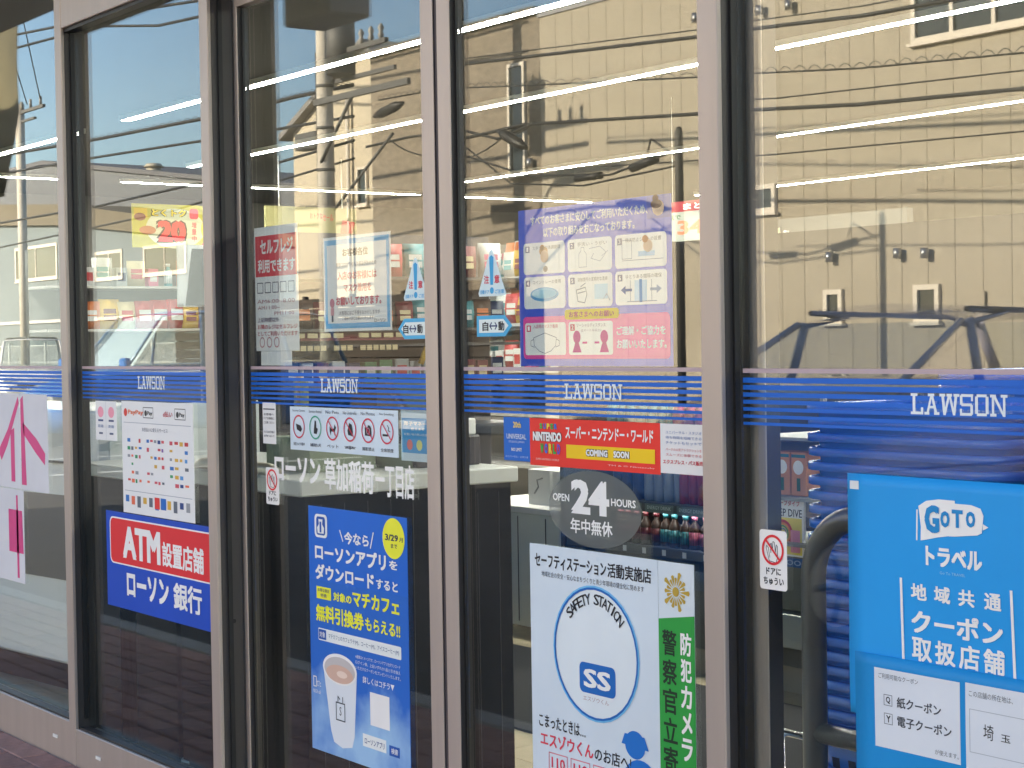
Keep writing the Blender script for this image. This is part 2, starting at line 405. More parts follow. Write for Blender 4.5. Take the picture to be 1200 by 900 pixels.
# fascia, canopy, walls, roof
fas = mat('fascia_blue', lin('#1d5fb4'), .4)
sp('fascia', WHITE, -16, 4, .0, .25, 2.625, 3.42)
sp('fascia_stripe', fas, -16, 4, -.012, -.001, 2.99, 3.3)
sp('canopy', mat('canopy_metal', (.23, .23, .23), .5), -16, 4, -1.0, -.014, 2.88, 2.97)
sp('roof', GREYM, -16.2, 4.2, .25, 12.4, 3.40, 3.50)
wallm = mat('interior_wall', (.13, .125, .11), .7)
for a in ((-16, -7.75, .0, .2, -.012, 2.62), (1.35, 4, .0, .2, -.012, 2.62), (-16.2, -16, 0, 12.2, -.012, 3.4), (4, 4.2, 0, 12.2, -.012, 3.4), (-16, 4, 12, 12.2, -.012, 3.4)):
    sp('wall', wallm, *a)
ceilm = mat('ceiling_board', (.045, .045, .045), .9)
tag(box('ceiling', ceilm, -16, 4, .26, 12, 2.75, 2.80), kind='structure')
# interior floor with tiles
fl = tag(box('shop_floor', mat('tile_grout', (.10, .09, .07), .8), -16, 4, .17, 12, -.10, -.004), kind='structure')
tm = mat('beige_floor_tile', (.42, .36, .25), .25, var=.06, vscale=6)
n = 0; rest = MB(); tile0 = None
for i in range(-53, 14):
    for j in range(1, 40):
        x, y = i*.3, j*.3-.1
        if -6.3 < x < -2.5 and y < 3.6 and n < 150:
            if tile0 is None: o = tile0 = MB().box(.0015, .2985, .0015, .2985, -.006, 0).build('floor_tile', tm, fl)
            else: o = tile0.copy(); COL.objects.link(o); o.parent = fl
            o.location = (x, y, 0); n += 1
        elif y < 11.7: rest.box(x+.0015, x+.2985, y+.0015, y+.2985, -.006, 0)
tag(rest.build('floor_tiles_beyond', tm, fl), kind='stuff')
tag(box('entrance_mat', mat('dark_mat', (.012, .012, .013), .9, bump=.5, bscale=300), -8.2, -2.0, 1.34, 2.29, 0, .008), 'dark entrance mat across the beige tiled shop floor', 'mat')

# ------------------------------------------------------------------ ceiling light rows
tube = mat('lit_led_bar', (1, 1, .95), .5, emit=(1.0, .96, .84), estr=42)
lcase = mat('light_housing', (.5, .5, .48), .6)
def light(x0, x1, y0, y1, label):
    t = thing('ceiling_light', label, 'light', ((x0+x1)/2, (y0+y1)/2, 2.72), 0, 'lit ceiling light bars')
    a, b = (x1-x0)/2, (y1-y0)/2
    MB().box(-a-.012, a+.012, -b-.012, b+.012, 0, .03).build('housing', lcase, t)
    MB().box(-a, a, -b, b, -.003, -.0005).build('diffuser', tube, t)
wL = .024
light(-15.6, -11.12, 2.52-wL, 2.52+wL, 'long ceiling light bar nearest the glass, far left section')
light(-10.40, 1.5, 2.52-wL, 2.52+wL, 'long ceiling light bar nearest the glass')
light(-12.82, 1.5, 4.14-wL, 4.14+wL, 'second long ceiling light bar from the glass')
light(-12.90, 1.5, 6.85-wL, 6.85+wL, 'third long ceiling light bar from the glass')
light(-13.05, 1.5, 9.74-wL, 9.74+wL, 'long ceiling light bar farthest from the glass')
for a, b, l in ((.6, 3.75, 'crosswise ceiling light bar at the far end, section nearest the glass'), (4.18, 7.22, 'middle section of the crosswise ceiling light bars at the far end'), (7.55, 9.45, 'inner section of the crosswise ceiling light bars at the far end')):
    light(-14.22-wL, -14.22+wL, a, b, l)

# ================================================================== BLUE STRIPE BANDS AND LOGOS ON THE GLASS
BLUE, PINK = '#1c60c0', '#cfb9bd'
def band(x0, x1, Y, lx, label):
    s = Sheet('stripe_decal', label, 'window decal', x0, x1, 1.128, 1.234, Y, base=None)
    s.rect('pale_line', 0, .0, 1, .075, mat('pale_line_film', lin('#b9a6ae'), .5), 1)
    top, n = .15, 7
    for i in range(n):
        p = .85/n; y0 = top+i*p; s.rect('blue_stripe', 0, y0, 1, y0+p*(.70-.30*i/(n-1)), BLUE, 1)
    if lx:
        a, b = (lx[0]-x0)/(x1-x0), (lx[1]-x0)/(x1-x0)
        slab_word(s, a, 1-(lx[3]-1.128)/.106, b, 1-(lx[2]-1.128)/.106, '#d3dbe6')
band(-7.69, -5.25, .0446, None, 'blue striped window decal left of the narrow bronze mullion')
band(-5.185, -4.252, .0446, (-4.775, -4.591, 1.169, 1.206), 'blue striped decal with small LAWSON logo above the payment logo sheet')
band(-4.185, -3.316, .1006, (-3.815, -3.636, 1.170, 1.204), 'blue striped LAWSON decal on the left sliding door')
band(-3.190, -2.296, .1006, (-2.829, -2.645, 1.170, 1.201), 'blue striped LAWSON decal on the right sliding door')
band(-2.250, -.606, .0446, (-1.870, -1.683, 1.163, 1.196), 'blue striped LAWSON decal in front of the blue baskets')

OF, OD = .0440, .1000      # in front of fixed glass / door glass
INF, IND = .0522, .1082    # behind the glass
K, RED, BL = '#20222c', '#d02a3a', '#1a55a8'
# ------------------------------------------------------------------ pane 2
s = Sheet('payment_sheet', 'white sheet of tiny payment logos above the blue ATM sign', 'poster', -4.895, -4.419, .803, 1.132, OF)
s.text('PayPay', .10, .075, .32, .125, '#d8622c'); s.ell('payment_logo', .06, .10, .025, '#c83a30', 1)
for x, w in ((.38, 'Pay'), (.82, 'Pay')):
    s.lines('payment_logo_frame', [[(x-.06, .05), (x+.08, .05), (x+.08, .14), (x-.06, .14), (x-.06, .05)]], .002, '#303238', 1)
    s.text(w, x, .08, x+.07, .125, '#303238'); s.ell('payment_logo', x-.025, .1, .018, '#303238', 1)
s.text('d払い', .60, .075, .73, .125, '#b8404c')
s.lines('rule', [[(.03, .19), (.97, .19)], [(.03, .80), (.97, .80)]], .0015, '#8890a0', 1)
s.text('お支払いに使えるサービス', .30, .225, .66, .262, '#54586c', bold=0)
s.text('クレジット', .09, .29, .22, .31, '#777', bold=0) if False else None
cols = ['#28407c', '#5a6270', '#b8383c', '#c04a5a', '#2c6cb4', '#c8a040', '#2c8a5c', '#7a5a9c', '#d86a4c', '#4a88c4', '#888c94']
for gx0, gx1, nn in ((.08, .30, 4), (.36, .62, 5), (.68, .95, 4)):
    for r_ in range(6):
        for k in range(nn):
            if random.random() < .28: continue
            x = gx0+(gx1-gx0)*k/nn; y = .33+r_*.072; w_ = (gx1-gx0)/nn*random.uniform(.45, .8)
            s.rect('payment_logo', x, y, x+w_, y+random.uniform(.018, .036), random.choice(cols), 1)
for k in range(11):
    x = .04+k*.085; s.rect('payment_logo', x, .84+.005*(k % 2), x+.05, .90+.02*(k % 3), random.choice(cols), 1)
s.rect('payment_logo', .46, .83, .53, .93, '#d03434', 2); s.rect('payment_logo', .545, .83, .62, .93, '#1c63b4', 2)

s = Sheet('footprint_sticker', 'small white double sticker with pink ovals beside the payment logo sheet', 'sticker', -5.088, -4.932, 1.011, 1.129, OF)
for cx in (.25, .75):
    s.ell('pink_oval', cx, .28, .14, '#df94a8', 1, ry=.14); s.rect('dark_bar', cx-.12, .47, cx+.12, .52, '#3c4a78', 1)
    s.text('距離', cx-.13, .6, cx+.13, .68, '#49699c', bold=0); s.rect('dark_bar', cx-.09, .8, cx+.09, .85, '#4a5878', 1)
s.lines('fold_line', [[(.5, .02), (.5, .98)]], .001, '#8a90a0', 1)

s = Sheet('atm_sign', 'blue and red ATM bank sign low in the window', 'sign', -5.025, -4.262, .514, .800, OF, ink('#1146b4'))
s.rrect('white_border', .035, .055, .975, .545, '#e8e8ea', 1, .022); s.rrect('red_panel', .043, .07, .967, .53, '#d22b34', 2, .020)
s.text('ATM', .16, .13, .50, .47, '#e8ecf0', 3, .045); s.text('設置店舗', .515, .22, .86, .47, '#e8ecf0', 3, .03)
s.text('ローソン', .19, .60, .565, .86, '#e8ecf0', 3, .045); s.text('銀行', .605, .60, .84, .87, '#e8ecf0', 3, .03)
s.text('FREE', .91, .94, .96, .97, '#9cb4e0', 3, 0)

def caution(x0, x1, z0, z1, Y, label):
    s = Sheet('door_caution_sticker', label, 'sticker', x0, x1, z0, z1, Y, base=None)
    s.rrect('sticker_film', 0, 0, 1, 1, '#e4e8ec', 1, .006)
    s.prohibit(.5, .33, .40, '#d2303a', 4)
    s.lines('hand_outline', [[(.38, .46), (.33, .30), (.27, .26), (.25, .30), (.36, .52), (.60, .54), (.66, .46), (.66, .26), (.62, .24), (.59, .36), (.55, .2), (.5, .19), (.48, .34), (.44, .22), (.40, .24), (.42, .38)]], .0012, K, 2)
    s.text('ドアに', .24, .63, .78, .75, K, 2, .03); s.text('ちゅうい', .14, .79, .88, .92, K, 2, .03)
caution(-4.331, -4.265, .866, .968, OF, 'door caution sticker half hidden behind the wide bronze mullion')
caution(-4.110, -4.040, .874, .970, OD, 'door caution sticker left of the white shop name lettering')
caution(-2.213, -2.147, .853, .956, OF, 'door caution sticker beside the grey guard rail and the light blue poster')

# ------------------------------------------------------------------ left door
s = Sheet('self_checkout_notice', 'tall white and red self checkout notice at the left door edge', 'poster', -4.165, -3.934, 1.274, 1.598, IND)
s.rect('red_panel', .02, .07, .98, .40, '#c8404c', 1)
s.text('セルフレジ', .14, .10, .90, .22, '#f0eef0', 2, .03); s.text('利用できます', .08, .26, .94, .37, '#f0eef0', 2, .03)
for k in range(5): s.lines('pictogram', [[(.06+.18*k, .45), (.19+.18*k, .45), (.19+.18*k, .53), (.06+.18*k, .53), (.06+.18*k, .45)]], .0025, '#5c5c70', 2)
s.text('AM6:00~8:00', .05, .585, .92, .615, '#9a5c6c', bold=0); s.text('AM11:00~', .06, .635, .58, .665, '#9a5c6c', bold=0); s.text('PM11:00', .45, .685, .90, .712, '#9a5c6c', bold=0)
s.text('上記時間以外', .05, .73, .55, .768, '#5a4060', bold=.01); s.text('お隣のレジはセルフレジ', .05, .785, .97, .825, '#b04456', bold=.01); s.text('としてご利用いただけます', .05, .84, .97, .88, '#b04456', bold=.01)
for k in range(3): s.ring('pictogram', .15+.17*k, .93, .06, .2, '#b06474', 2)
box('blank_paper', PAPER, -4.14, -3.975, .1085, .1091, 1.236, 1.2735)
tag(bpy.data.objects['blank_paper'], 'blank white paper sticking out under the self checkout notice', 'paper')

s = Sheet('mask_notice', 'white notice with light blue border asking customers to wear masks', 'poster', -3.806, -3.494, 1.320, 1.551, IND, ink('#e4ebf2'))
for a in ((.02, .03, .98, .085), (.02, .915, .98, .97), (.02, .085, .06, .915), (.94, .085, .98, .915)): s.rect('blue_border', *a, '#58a4d2', 1)
s.text('お客様各位', .30, .13, .68, .215, '#2c3040', 2, .03); s.text('新型コロナウイルス感染予防のため', .20, .275, .80, .325, '#5a5e70', 2, .005)
s.text('入店のお客様には', .22, .37, .80, .46, '#c0506a', 2, .03); s.text('マスク着用を', .31, .50, .72, .59, '#c0506a', 2, .03); s.text('お願いしております。', .19, .635, .86, .73, '#c0506a', 2, .03)
s.text('お客様にはご不便をおかけしますが', .24, .785, .84, .83, '#5a5e70', 2, .005); s.text('ご理解のほどお願いいたします。', .28, .845, .76, .885, '#5a5e70', 2, .005); s.text('ローソン', .76, .88, .92, .915, '#3c3f50', 3, .01)
s.ell('figure_head', .13, .70, .035, '#b86a80', 2, ry=.05); s.rect('figure_body', .105, .75, .155, .83, '#c88894', 2); s.rect('figure_legs', .118, .83, .145, .90, '#34405c', 2)

def auto_signs(x0, tri, arr, right, l1, l2):
    s = Sheet('caution_triangle', l1, 'sticker', *tri, OD, base=None)
    LB = '#3a9bd0'
    s.poly('triangle_film', [(.5, 0), (.56, .05), (1, .93), (.97, 1), (.03, 1), (0, .93), (.44, .05)], '#c9dbe8', 1)
    s.poly('exclamation_stroke', [(.42, .17), (.5, .12), (.58, .17), (.55, .76), (.45, .76)], LB, 2); s.ell('exclamation_dot', .5, .88, .07, LB, 2)
    s.rect('blue_foot', .04, .90, .96, .985, LB, 2) if False else None
    s.text('注', .22, .55, .40, .73, '#c23a50', 2, .03); s.text('意', .60, .55, .78, .73, '#c23a50', 2, .03); s.text('自動ドア', .08, .86, .40, .95, LB, 2, .02); s.text('ご注意', .62, .86, .94, .95, LB, 2, .02)
    s = Sheet('automatic_door_arrow', l2, 'sticker', *arr, OD, base=None)
    f = (lambda x: x) if right else (lambda x: 1-x)
    s.poly('arrow_film', [(f(0), .03), (f(.80), .03), (f(1), .5), (f(.80), .97), (f(0), .97)][::1 if right else -1], '#4aa4d2', 1)
    s.poly('arrow_panel', [(f(.07), .20), (f(.76), .20), (f(.90), .5), (f(.76), .80), (f(.07), .80)][::1 if right else -1], '#d5e3ee', 2)
    s.text('自', .17, .3, .34, .72, K, 3, .03); s.text('動', .62, .3, .79, .72, K, 3, .03); s.lines('double_arrow', [[(.38, .5), (.58, .5)], [(.43, .36), (.38, .5), (.43, .64)], [(.53, .36), (.58, .5), (.53, .64)]], .003, '#2c3c70', 3)
auto_signs(0, (-3.427, -3.325, 1.386, 1.484), (-3.453, -3.322, 1.296, 1.346), False, 'blue exclamation caution triangle right of the mask notice', 'blue automatic door arrow pointing left under the caution triangle')
auto_signs(0, (-3.128, -3.027, 1.386, 1.486), (-3.136, -3.006, 1.298, 1.346), True, 'blue exclamation caution triangle left of the large blue poster', 'blue automatic door arrow pointing right beside the large blue poster')

s = Sheet('small_notice', 'narrow white notice strip at the door edge above the caution sticker', 'sticker', -4.122, -4.052, 1.032, 1.139, OD)
s.rect('dark_bar', .06, .14, .94, .17, '#3c4050', 1)
for k, t_ in enumerate(('お客様へ', 'ドアの開閉に', 'ご注意ください')): s.text(t_, .1, .25+.1*k, .9, .31+.1*k, '#444858', bold=.01)
for k, t_ in enumerate(('小さなお子様は', 'お手をつないで')): s.text(t_, .1, .68+.1*k, .9, .74+.1*k, '#444858', bold=.01)

s = Sheet('pictogram_strip', 'long strip of six round prohibition pictograms below the blue stripes', 'sticker', -3.975, -3.462, 1.022, 1.132, OD, ink('#c4d3df'))
names = ('Security Camera', 'Service Animal', 'No Pets', 'No Umbrella', 'No Photos', 'No Smoking')
low = ('防犯カメラ作動中', '補助犬', 'ペット', '傘', '撮影禁止', '全席禁煙')
for k in range(6):
    cx = .09+k*.163
    s.text(names[k], cx-.062, .06, cx+.062, .13, '#3a4254', bold=0); s.text(low[k], cx-.055, .82, cx+.055, .90, '#3a4254', bold=.01)
    rx = .058; col = '#3c9c80' if k == 1 else '#c02c48'
    s.ring('prohibition_ring', cx, .46, rx, .13, col, 3)
    if k not in (0, 1): s.lines('prohibition_bar', [[(cx-rx*.62, .46-rx*.62*s.W/s.H), (cx+rx*.62, .46+rx*.62*s.W/s.H)]], .003, col, 4)
    ry = s.W/s.H
    Q = lambda *p: [(cx+a*rx, .46+b*rx*ry) for a, b in p]
    if k == 0: s.poly('camera_symbol', Q((-.5, -.25), (.3, -.1), (.55, .2), (.3, .45), (-.35, .25)), K, 2)
    if k == 1: s.poly('dog_symbol', Q((-.1, -.6), (.12, -.55), (.15, .0), (.4, .1), (.2, .55), (-.3, .5), (-.25, .1)), K, 2)
    if k == 2: s.poly('dog_symbol', Q((-.45, -.2), (-.2, .0), (.25, .0), (.35, -.35), (.6, -.1), (.4, .2), (.35, .6), (.2, .25), (-.2, .25), (-.3, .6), (-.45, .2)), K, 2)
    if k == 3: s.poly('umbrella_symbol', Q((-.1, -.55), (.3, -.4), (.45, .2), (.4, .55), (-.3, .45), (-.4, .1)), K, 2)
    if k == 4: s.poly('camera_symbol', Q((-.5, -.25), (-.1, -.25), (0, -.45), (.3, -.4), (.5, -.2), (.5, .45), (-.5, .4)), K, 2); s.ring('lens_symbol', cx+.03*rx, .47, rx*.28, .3, '#b08090', 3)
    if k == 5: s.lines('cigarette_symbol', [Q((-.55, .28), (.1, .30))], .005, K, 2); s.lines('smoke_symbol', [Q((.1, -.5), (.3, -.3), (.2, -.1), (.5, .0))], .002, K, 2)

s = Sheet('app_notice', 'small light blue notice with three round icons right of the pictogram strip', 'poster', -3.462, -3.318, 1.016, 1.134, IND, ink('#c2d2de'))
s.rect('blue_panel', .03, .16, 1, .84, '#2f8fcb', 1); s.text('電子マネーが', .10, .22, .90, .30, '#dfeaf4', 2, .02); s.text('使えます', .3, .34, .7, .40, '#dfeaf4', 2, .0); s.text('お買い物の際は店員まで', .1, .45, .92, .50, '#dfeaf4', 2, 0)
for cx, c_ in ((.26, '#d06c6c'), (.54, '#cfd07c'), (.84, '#7cc0e0')): s.ell('round_icon', cx, .68, .085, c_, 2)

s = Sheet('shop_name_lettering', 'white shop name lettering on the glass above the blue app poster', 'lettering', -4.062, -3.395, .920, 1.012, OD, base=None)
s.text('ローソン', .0, .02, .385, .60, '#dfe4ea', 1, .035) if False else None
for ch, a, b in (('ロ', 0, .085), ('ー', .095, .18), ('ソ', .19, .275), ('ン', .285, .375), ('草', .40, .485), ('加', .49, .575), ('稲', .585, .67), ('荷', .675, .76), ('一', .77, .845), ('丁', .85, .92), ('目', .925, .985)):
    pass
s.text('ローソン', 0, .09, .355, .80, '#f6f8fa', 1, .038); s.text('草加稲荷', .385, .05, .735, .90, '#f6f8fa', 1, .024); s.text('一丁目店', .745, .05, .998, .93, '#f6f8fa', 1, .024)

s = Sheet('app_poster', 'tall blue coffee cup poster on the left sliding door', 'poster', -3.890, -3.432, .270, .884, OD, ink('#1c62c4'))
skym = mat('print_sky', lin('#2a76d2'), .6)
t_ = skym.node_tree; bs = t_.nodes['Principled BSDF']; tc = t_.nodes.new('ShaderNodeTexCoord'); nz = t_.nodes.new('ShaderNodeTexNoise'); nz.inputs['Scale'].default_value = 6; nz.inputs['Detail'].default_value = 5
sx = t_.nodes.new('ShaderNodeSeparateXYZ'); t_.links.new(tc.outputs['Object'], sx.inputs[0]); t_.links.new(tc.outputs['Object'], nz.inputs['Vector'])
mr = t_.nodes.new('ShaderNodeMapRange'); mr.inputs[1].default_value = .40; mr.inputs[2].default_value = .05; mr.inputs[3].default_value = -.28; mr.inputs[4].default_value = .12
t_.links.new(sx.outputs['Z'], mr.inputs[0]); ad = t_.nodes.new('ShaderNodeMath'); ad.operation = 'ADD'; t_.links.new(nz.outputs[0], ad.inputs[0]); t_.links.new(mr.outputs[0], ad.inputs[1])
cr = t_.nodes.new('ShaderNodeValToRGB'); cr.color_ramp.elements[0].position = .38; cr.color_ramp.elements[0].color = (*lin('#1d66c8'), 1); cr.color_ramp.elements[1].position = .72; cr.color_ramp.elements[1].color = (*lin('#9cc4ea'), 1)
t_.links.new(ad.outputs[0], cr.inputs[0]); t_.links.new(cr.outputs[0], bs.inputs['Base Color'])
s.rect('printed_sky', 0, .30, 1, 1, skym, 1)
s.rrect('milk_can_emblem', .07, .03, .205, .125, '#dde6f0', 2, .012); s.rrect('emblem_inset', .09, .04, .185, .115, '#1c50a4', 3, .008)
s.poly('milk_can', [(.115, .05), (.16, .05), (.155, .07), (.175, .085), (.17, .108), (.105, .108), (.10, .085), (.12, .07)], '#dde6f0', 4); s.rect('can_mark', .128, .06, .147, .104, '#1c50a4', 5)
YL = '#f2e23a'; WH = '#e6ecf2'
s.ell('yellow_disc', .875, .085, .105, YL, 2); s.text('3/29', .795, .07, .92, .095, '#20304c', 3, .03); s.text('月', .93, .078, .965, .095, '#20304c', 3, .01); s.text('まで', .85, .105, .91, .122, '#20304c', 3, .02)
s.lines('slash_mark', [[(.34, .085), (.37, .125)], [(.68, .075), (.65, .135)]], .004, WH, 3)
s.text('今なら', .385, .085, .635, .135, WH, 3, .03); s.text('ローソンアプリ', .07, .150, .80, .215, WH, 3, .04); s.text('を', .83, .170, .91, .205, WH, 3, .03)
s.text('ダウンロード', .07, .232, .68, .297, WH, 3, .04); s.text('すると', .70, .250, .91, .29, WH, 3, .03)
s.rect('yellow_tag', .08, .325, .235, .375, YL, 3); s.text('お得な限定', .095, .332, .22, .346, '#30466c', 4, .01); s.text('特典', .125, .352, .19, .368, '#30466c', 4, .01)
s.text('対象の', .26, .335, .45, .372, YL, 3, .035); s.text('マチカフェ', .46, .315, .92, .377, YL, 3, .04)
s.text('無料引換券', .07, .398, .57, .468, YL, 3, .036); s.text('もらえる!!', .585, .410, .925, .462, YL, 3, .03)
s.rrect('white_label', .09, .495, .93, .545, '#dbe6f2', 2, .004); s.rect('blue_tag', .095, .50, .175, .54, '#1c50a4', 3); s.text('対象', .105, .508, .165, .532, WH, 4, .01)
s.text('マチカフェのカフェラテ(M)、コーヒー(M)、アイスコーヒー(M)', .20, .510, .91, .532, '#38507c', 3, .005)
for k, tx in enumerate(('※画像はイメージです。ローソンアプリをダウンロード', 'ログイン後、上記いずれか1品と引き換え', 'いただけるクーポンをプレゼントいたします。')): s.text(tx, .48, .567+.022*k, .92, .581+.022*k, WH, 3, 0)
s.text('詳しくはコチラ▼', .55, .645, .86, .672, WH, 3, .01); s.rect('blank_white_square', .62, .70, .81, .83, '#e4eaf2', 3)
s.rect('white_label', .54, .872, .77, .922, '#dbe6f2', 2); s.text('ローソンアプリ', .56, .885, .755, .910, '#22407c', 3, .01); s.rect('blue_tag', .80, .885, .90, .925, '#1c50a4', 2); s.text('検索', .82, .893, .885, .916, WH, 3, .01)
# coffee cup print
cupm = mat('printed_cup', '#dfe6ee', .6)
s.poly('printed_cup', [(.135, .64), (.49, .64), (.455, .90), (.43, .945), (.33, .96), (.24, .945), (.21, .90)], cupm, 2)
s.ell('printed_cup_rim', .3125, .645, .178, '#eef1f4', 3, ry=.062); s.ell('printed_cup_inside', .3125, .648, .160, '#b9b4b4', 4, ry=.052); s.ell('printed_coffee', .3125, .664, .140, '#c8a898', 5, ry=.036); s.ell('printed_foam', .34, .663, .055, '#ddc8bb', 6, ry=.014)
s.lines('cup_mark', [[(.27, .78), (.36, .78), (.36, .85), (.27, .85), (.27, .78)], [(.29, .775), (.29, .755), (.31, .765)], [(.34, .775), (.34, .755)]], .003, '#3c4654', 4)
s.text('S', .305, .795, .325, .83, '#3c4654', 4, 0); s.text('MACHI café', .025, .752, .105, .768, WH, 3, .0); s.lines('can_outline', [[(.03, .70), (.06, .70), (.06, .74), (.03, .74), (.03, .70)]], .003, WH, 3)
s.text('カフェ', .065, .712, .11, .738, WH, 3, .02)

# ------------------------------------------------------------------ right door
s = Sheet('safety_measures_poster', 'large blue and pink poster with numbered pictogram boxes', 'poster', -2.990, -2.505, 1.236, 1.562, IND, ink('#1a48c4'))
WB = '#e8edf2'
s.text('すべてのお客さまに安心してご利用いただくため、', .09, .045, .86, .105, '#e4e9f2', 2, .028); s.text('以下の取り組みをおこなっております。', .18, .125, .78, .185, '#e4e9f2', 2, .028)
s.rect('dark_blue_square', .855, .0, .995, .135, '#1a3ea8', 1); s.ell('printed_face', .925, .075, .035, '#e8c0a4', 3, ry=.045); s.ell('printed_hair', .915, .052, .034, '#4c3026', 4, ry=.026); s.ell('printed_bun', .91, .018, .018, '#4c3026', 4, ry=.02)
bx = [(.035, .325), (.345, .635), (.655, .97)]
for j, (y0, y1) in enumerate(((.215, .415), (.432, .635))):
    for i, (a, b) in enumerate(bx):
        s.rrect('white_box', a, y0, b, y1, WB, 1, .008); s.rect('number_tag', a+.015, y0+.02, a+.045, y0+.06, '#3a4478', 2); s.text(str(j*3+i+1), a+.023, y0+.026, a+.037, y0+.054, WB, 3, .02)
        s.text(['スタッフの体調管理', '手洗い・うがい', '飛沫防止シートの設置', 'コイントレーの使用', '接触箇所の定期的な清掃', 'ゆとりある間隔の確保'][j*3+i], a+.065, y0+.022, b-.03, y0+.047, '#50586c', 2, 0)
s.ell('printed_face', .185, .305, .028, '#e8c0a4', 3, ry=.04); s.ell('printed_hair', .178, .272, .03, '#c08a5c', 2, ry=.03); s.ell('printed_bun', .17, .248, .016, '#c08a5c', 2, ry=.018); s.ell('printed_body', .19, .385, .016, '#343c54', 2, ry=.02)
s.lines('hand_washing_outline', [[(.42, .31), (.42, .39), (.47, .39), (.47, .31), (.455, .29), (.455, .27), (.435, .27), (.435, .29), (.42, .31)], [(.49, .28), (.56, .27), (.60, .31), (.56, .36), (.50, .34), (.52, .31)], [(.57, .33), (.61, .30)]], .0012, '#8c94a8', 2)
s.ell('printed_face', .86, .29, .028, '#e8c0a4', 3, ry=.038); s.ell('printed_bun', .845, .25, .018, '#c08a5c', 4, ry=.022); s.rect('printed_counter', .80, .32, .90, .35, '#7cb0d8', 2); s.lines('register_outline', [[(.70, .37), (.95, .37)], [(.70, .25), (.70, .36), (.76, .36), (.76, .25), (.70, .25)]], .0012, '#6c7894', 2)
s.ell('coin_tray', .18, .545, .10, '#4c98c8', 2, ry=.045); s.ell('coin_tray_inside', .18, .54, .085, '#a8d2ea', 3, ry=.032)
s.lines('basket_outline', [[(.40, .53), (.46, .515), (.47, .56), (.455, .61), (.41, .60), (.40, .53)], [(.41, .55), (.46, .54)], [(.43, .51), (.46, .49)]], .002, '#48607c', 2); s.rect('wiping_cloth', .52, .50, .605, .59, '#9cc8e4', 2); s.lines('cloth_hand', [[(.58, .59), (.60, .56), (.62, .60)]], .0014, '#7c88a0', 3)
s.rect('door_symbol', .775, .49, .85, .615, '#9cc4e4', 2); s.rect('door_post', .805, .485, .822, .62, '#3c88c4', 3); s.lines('door_lines', [[(.75, .49), (.75, .61)], [(.88, .49), (.88, .61)], [(.73, .615), (.91, .615)]], .0012, '#6c7894', 3)
s.poly('left_arrow', [(.69, .545), (.72, .52), (.72, .538), (.76, .538), (.76, .554), (.72, .554), (.72, .572)], '#345c9c', 3); s.poly('right_arrow', [(.94, .545), (.91, .52), (.91, .538), (.87, .538), (.87, .554), (.91, .554), (.91, .572)], '#9ca8bc', 3)
s.rrect('pink_panel', .025, .685, .985, .955, '#d83a98', 1, .01); s.rrect('yellow_label', .32, .648, .675, .710, '#e8c83c', 3, .007); s.text('お客さまへのお願い', .35, .66, .645, .698, '#a83c6c', 4, .02)
for i, (a, b) in enumerate(((.04, .325), (.345, .635))):
    s.rrect('white_box', a, .725, b, .93, WB, 2, .006); s.rect('number_tag', a+.012, .74, a+.042, .78, '#c8305c', 3); s.text(str(i+1), a+.02, .746, a+.035, .773, WB, 4, .02)
s.text('入店時のマスク着用', .10, .735, .27, .76, '#c0406c', 3, .0); s.text('ソーシャルディスタンス', .40, .735, .59, .76, '#6c5070', 3, 0); s.text('(2メートル以上)', .43, .77, .56, .79, '#6c5070', 3, 0)
s.lines('mask_outline', [[(.10, .82), (.18, .79), (.26, .82), (.255, .87), (.22, .905), (.18, .92), (.14, .905), (.105, .87), (.10, .82)], [(.10, .83), (.08, .84), (.08, .87), (.105, .88)], [(.26, .83), (.28, .84), (.28, .87), (.255, .88)]], .0012, '#606a80', 3)
for cx in (.40, .58): s.ell('person_symbol_head', cx, .82, .025, '#c8308c', 3, ry=.04); s.poly('person_symbol_body', [(cx-.03, .915), (cx-.012, .855), (cx+.012, .855), (cx+.03, .915)], '#c8308c', 3)
s.lines('distance_arrow', [[(.44, .855), (.465, .855)], [(.52, .855), (.545, .855)]], .004, '#c8308c', 3)
s.text('ご理解・ご協力を', .66, .76, .96, .815, '#ece6f0', 3, .03); s.text('お願いいたします。', .66, .84, .965, .895, '#ece6f0', 3, .03)

s = Sheet('theme_park_banner', 'red banner with yellow coming soon bar between blue and white notices', 'banner', -2.950, -2.537, 1.030, 1.128, OD, ink('#d8342c'))
cl = ['#3ca04c', '#e8c83c', '#2c6cc8', '#e8e8ea', '#d83838']
for k, ch in enumerate('SUPER'): s.text(ch, .085+.030*k, .10, .108+.030*k, .22, cl[(k*2) % 3], 3, .06)
s.rect('logo_shadow', .04, .255, .27, .50, '#1c2430', 1) if False else None
s.text('NINTENDO', .028, .27, .265, .49, '#232836', 2, .12); s.text('NINTENDO', .030, .28, .263, .48, '#eef0f2', 4, .05)
for k, ch in enumerate('WORLD'): s.text(ch, .09+.034*k, .52, .116+.034*k, .74, ['#3ca04c', '#2c6cc8', '#e8c83c', '#3ca04c', '#6a4cb0'][k], 3, .06)
s.text('SUPER NINTENDO WORLD', .05, .84, .24, .88, '#f0c0b8', 2, 0)
s.text('スーパー・ニンテンドー・ワールド', .295, .13, .955, .40, '#f0eef0', 2, .03); s.rect('yellow_bar', .30, .52, .965, .80, '#eebb1c', 2)
s.text('COMING', .455, .575, .625, .745, '#2c2c34', 3, .14); s.text('COMING', .458, .59, .622, .73, '#f2f0ea', 5, .05); s.text('SOON', .665, .575, .785, .745, '#2c2c34', 3, .14); s.text('SOON', .668, .59, .782, .73, '#f2f0ea', 5, .05)
s.text('TM & © Nintendo', .62, .87, .96, .90, '#f0c0b8', 2, 0)
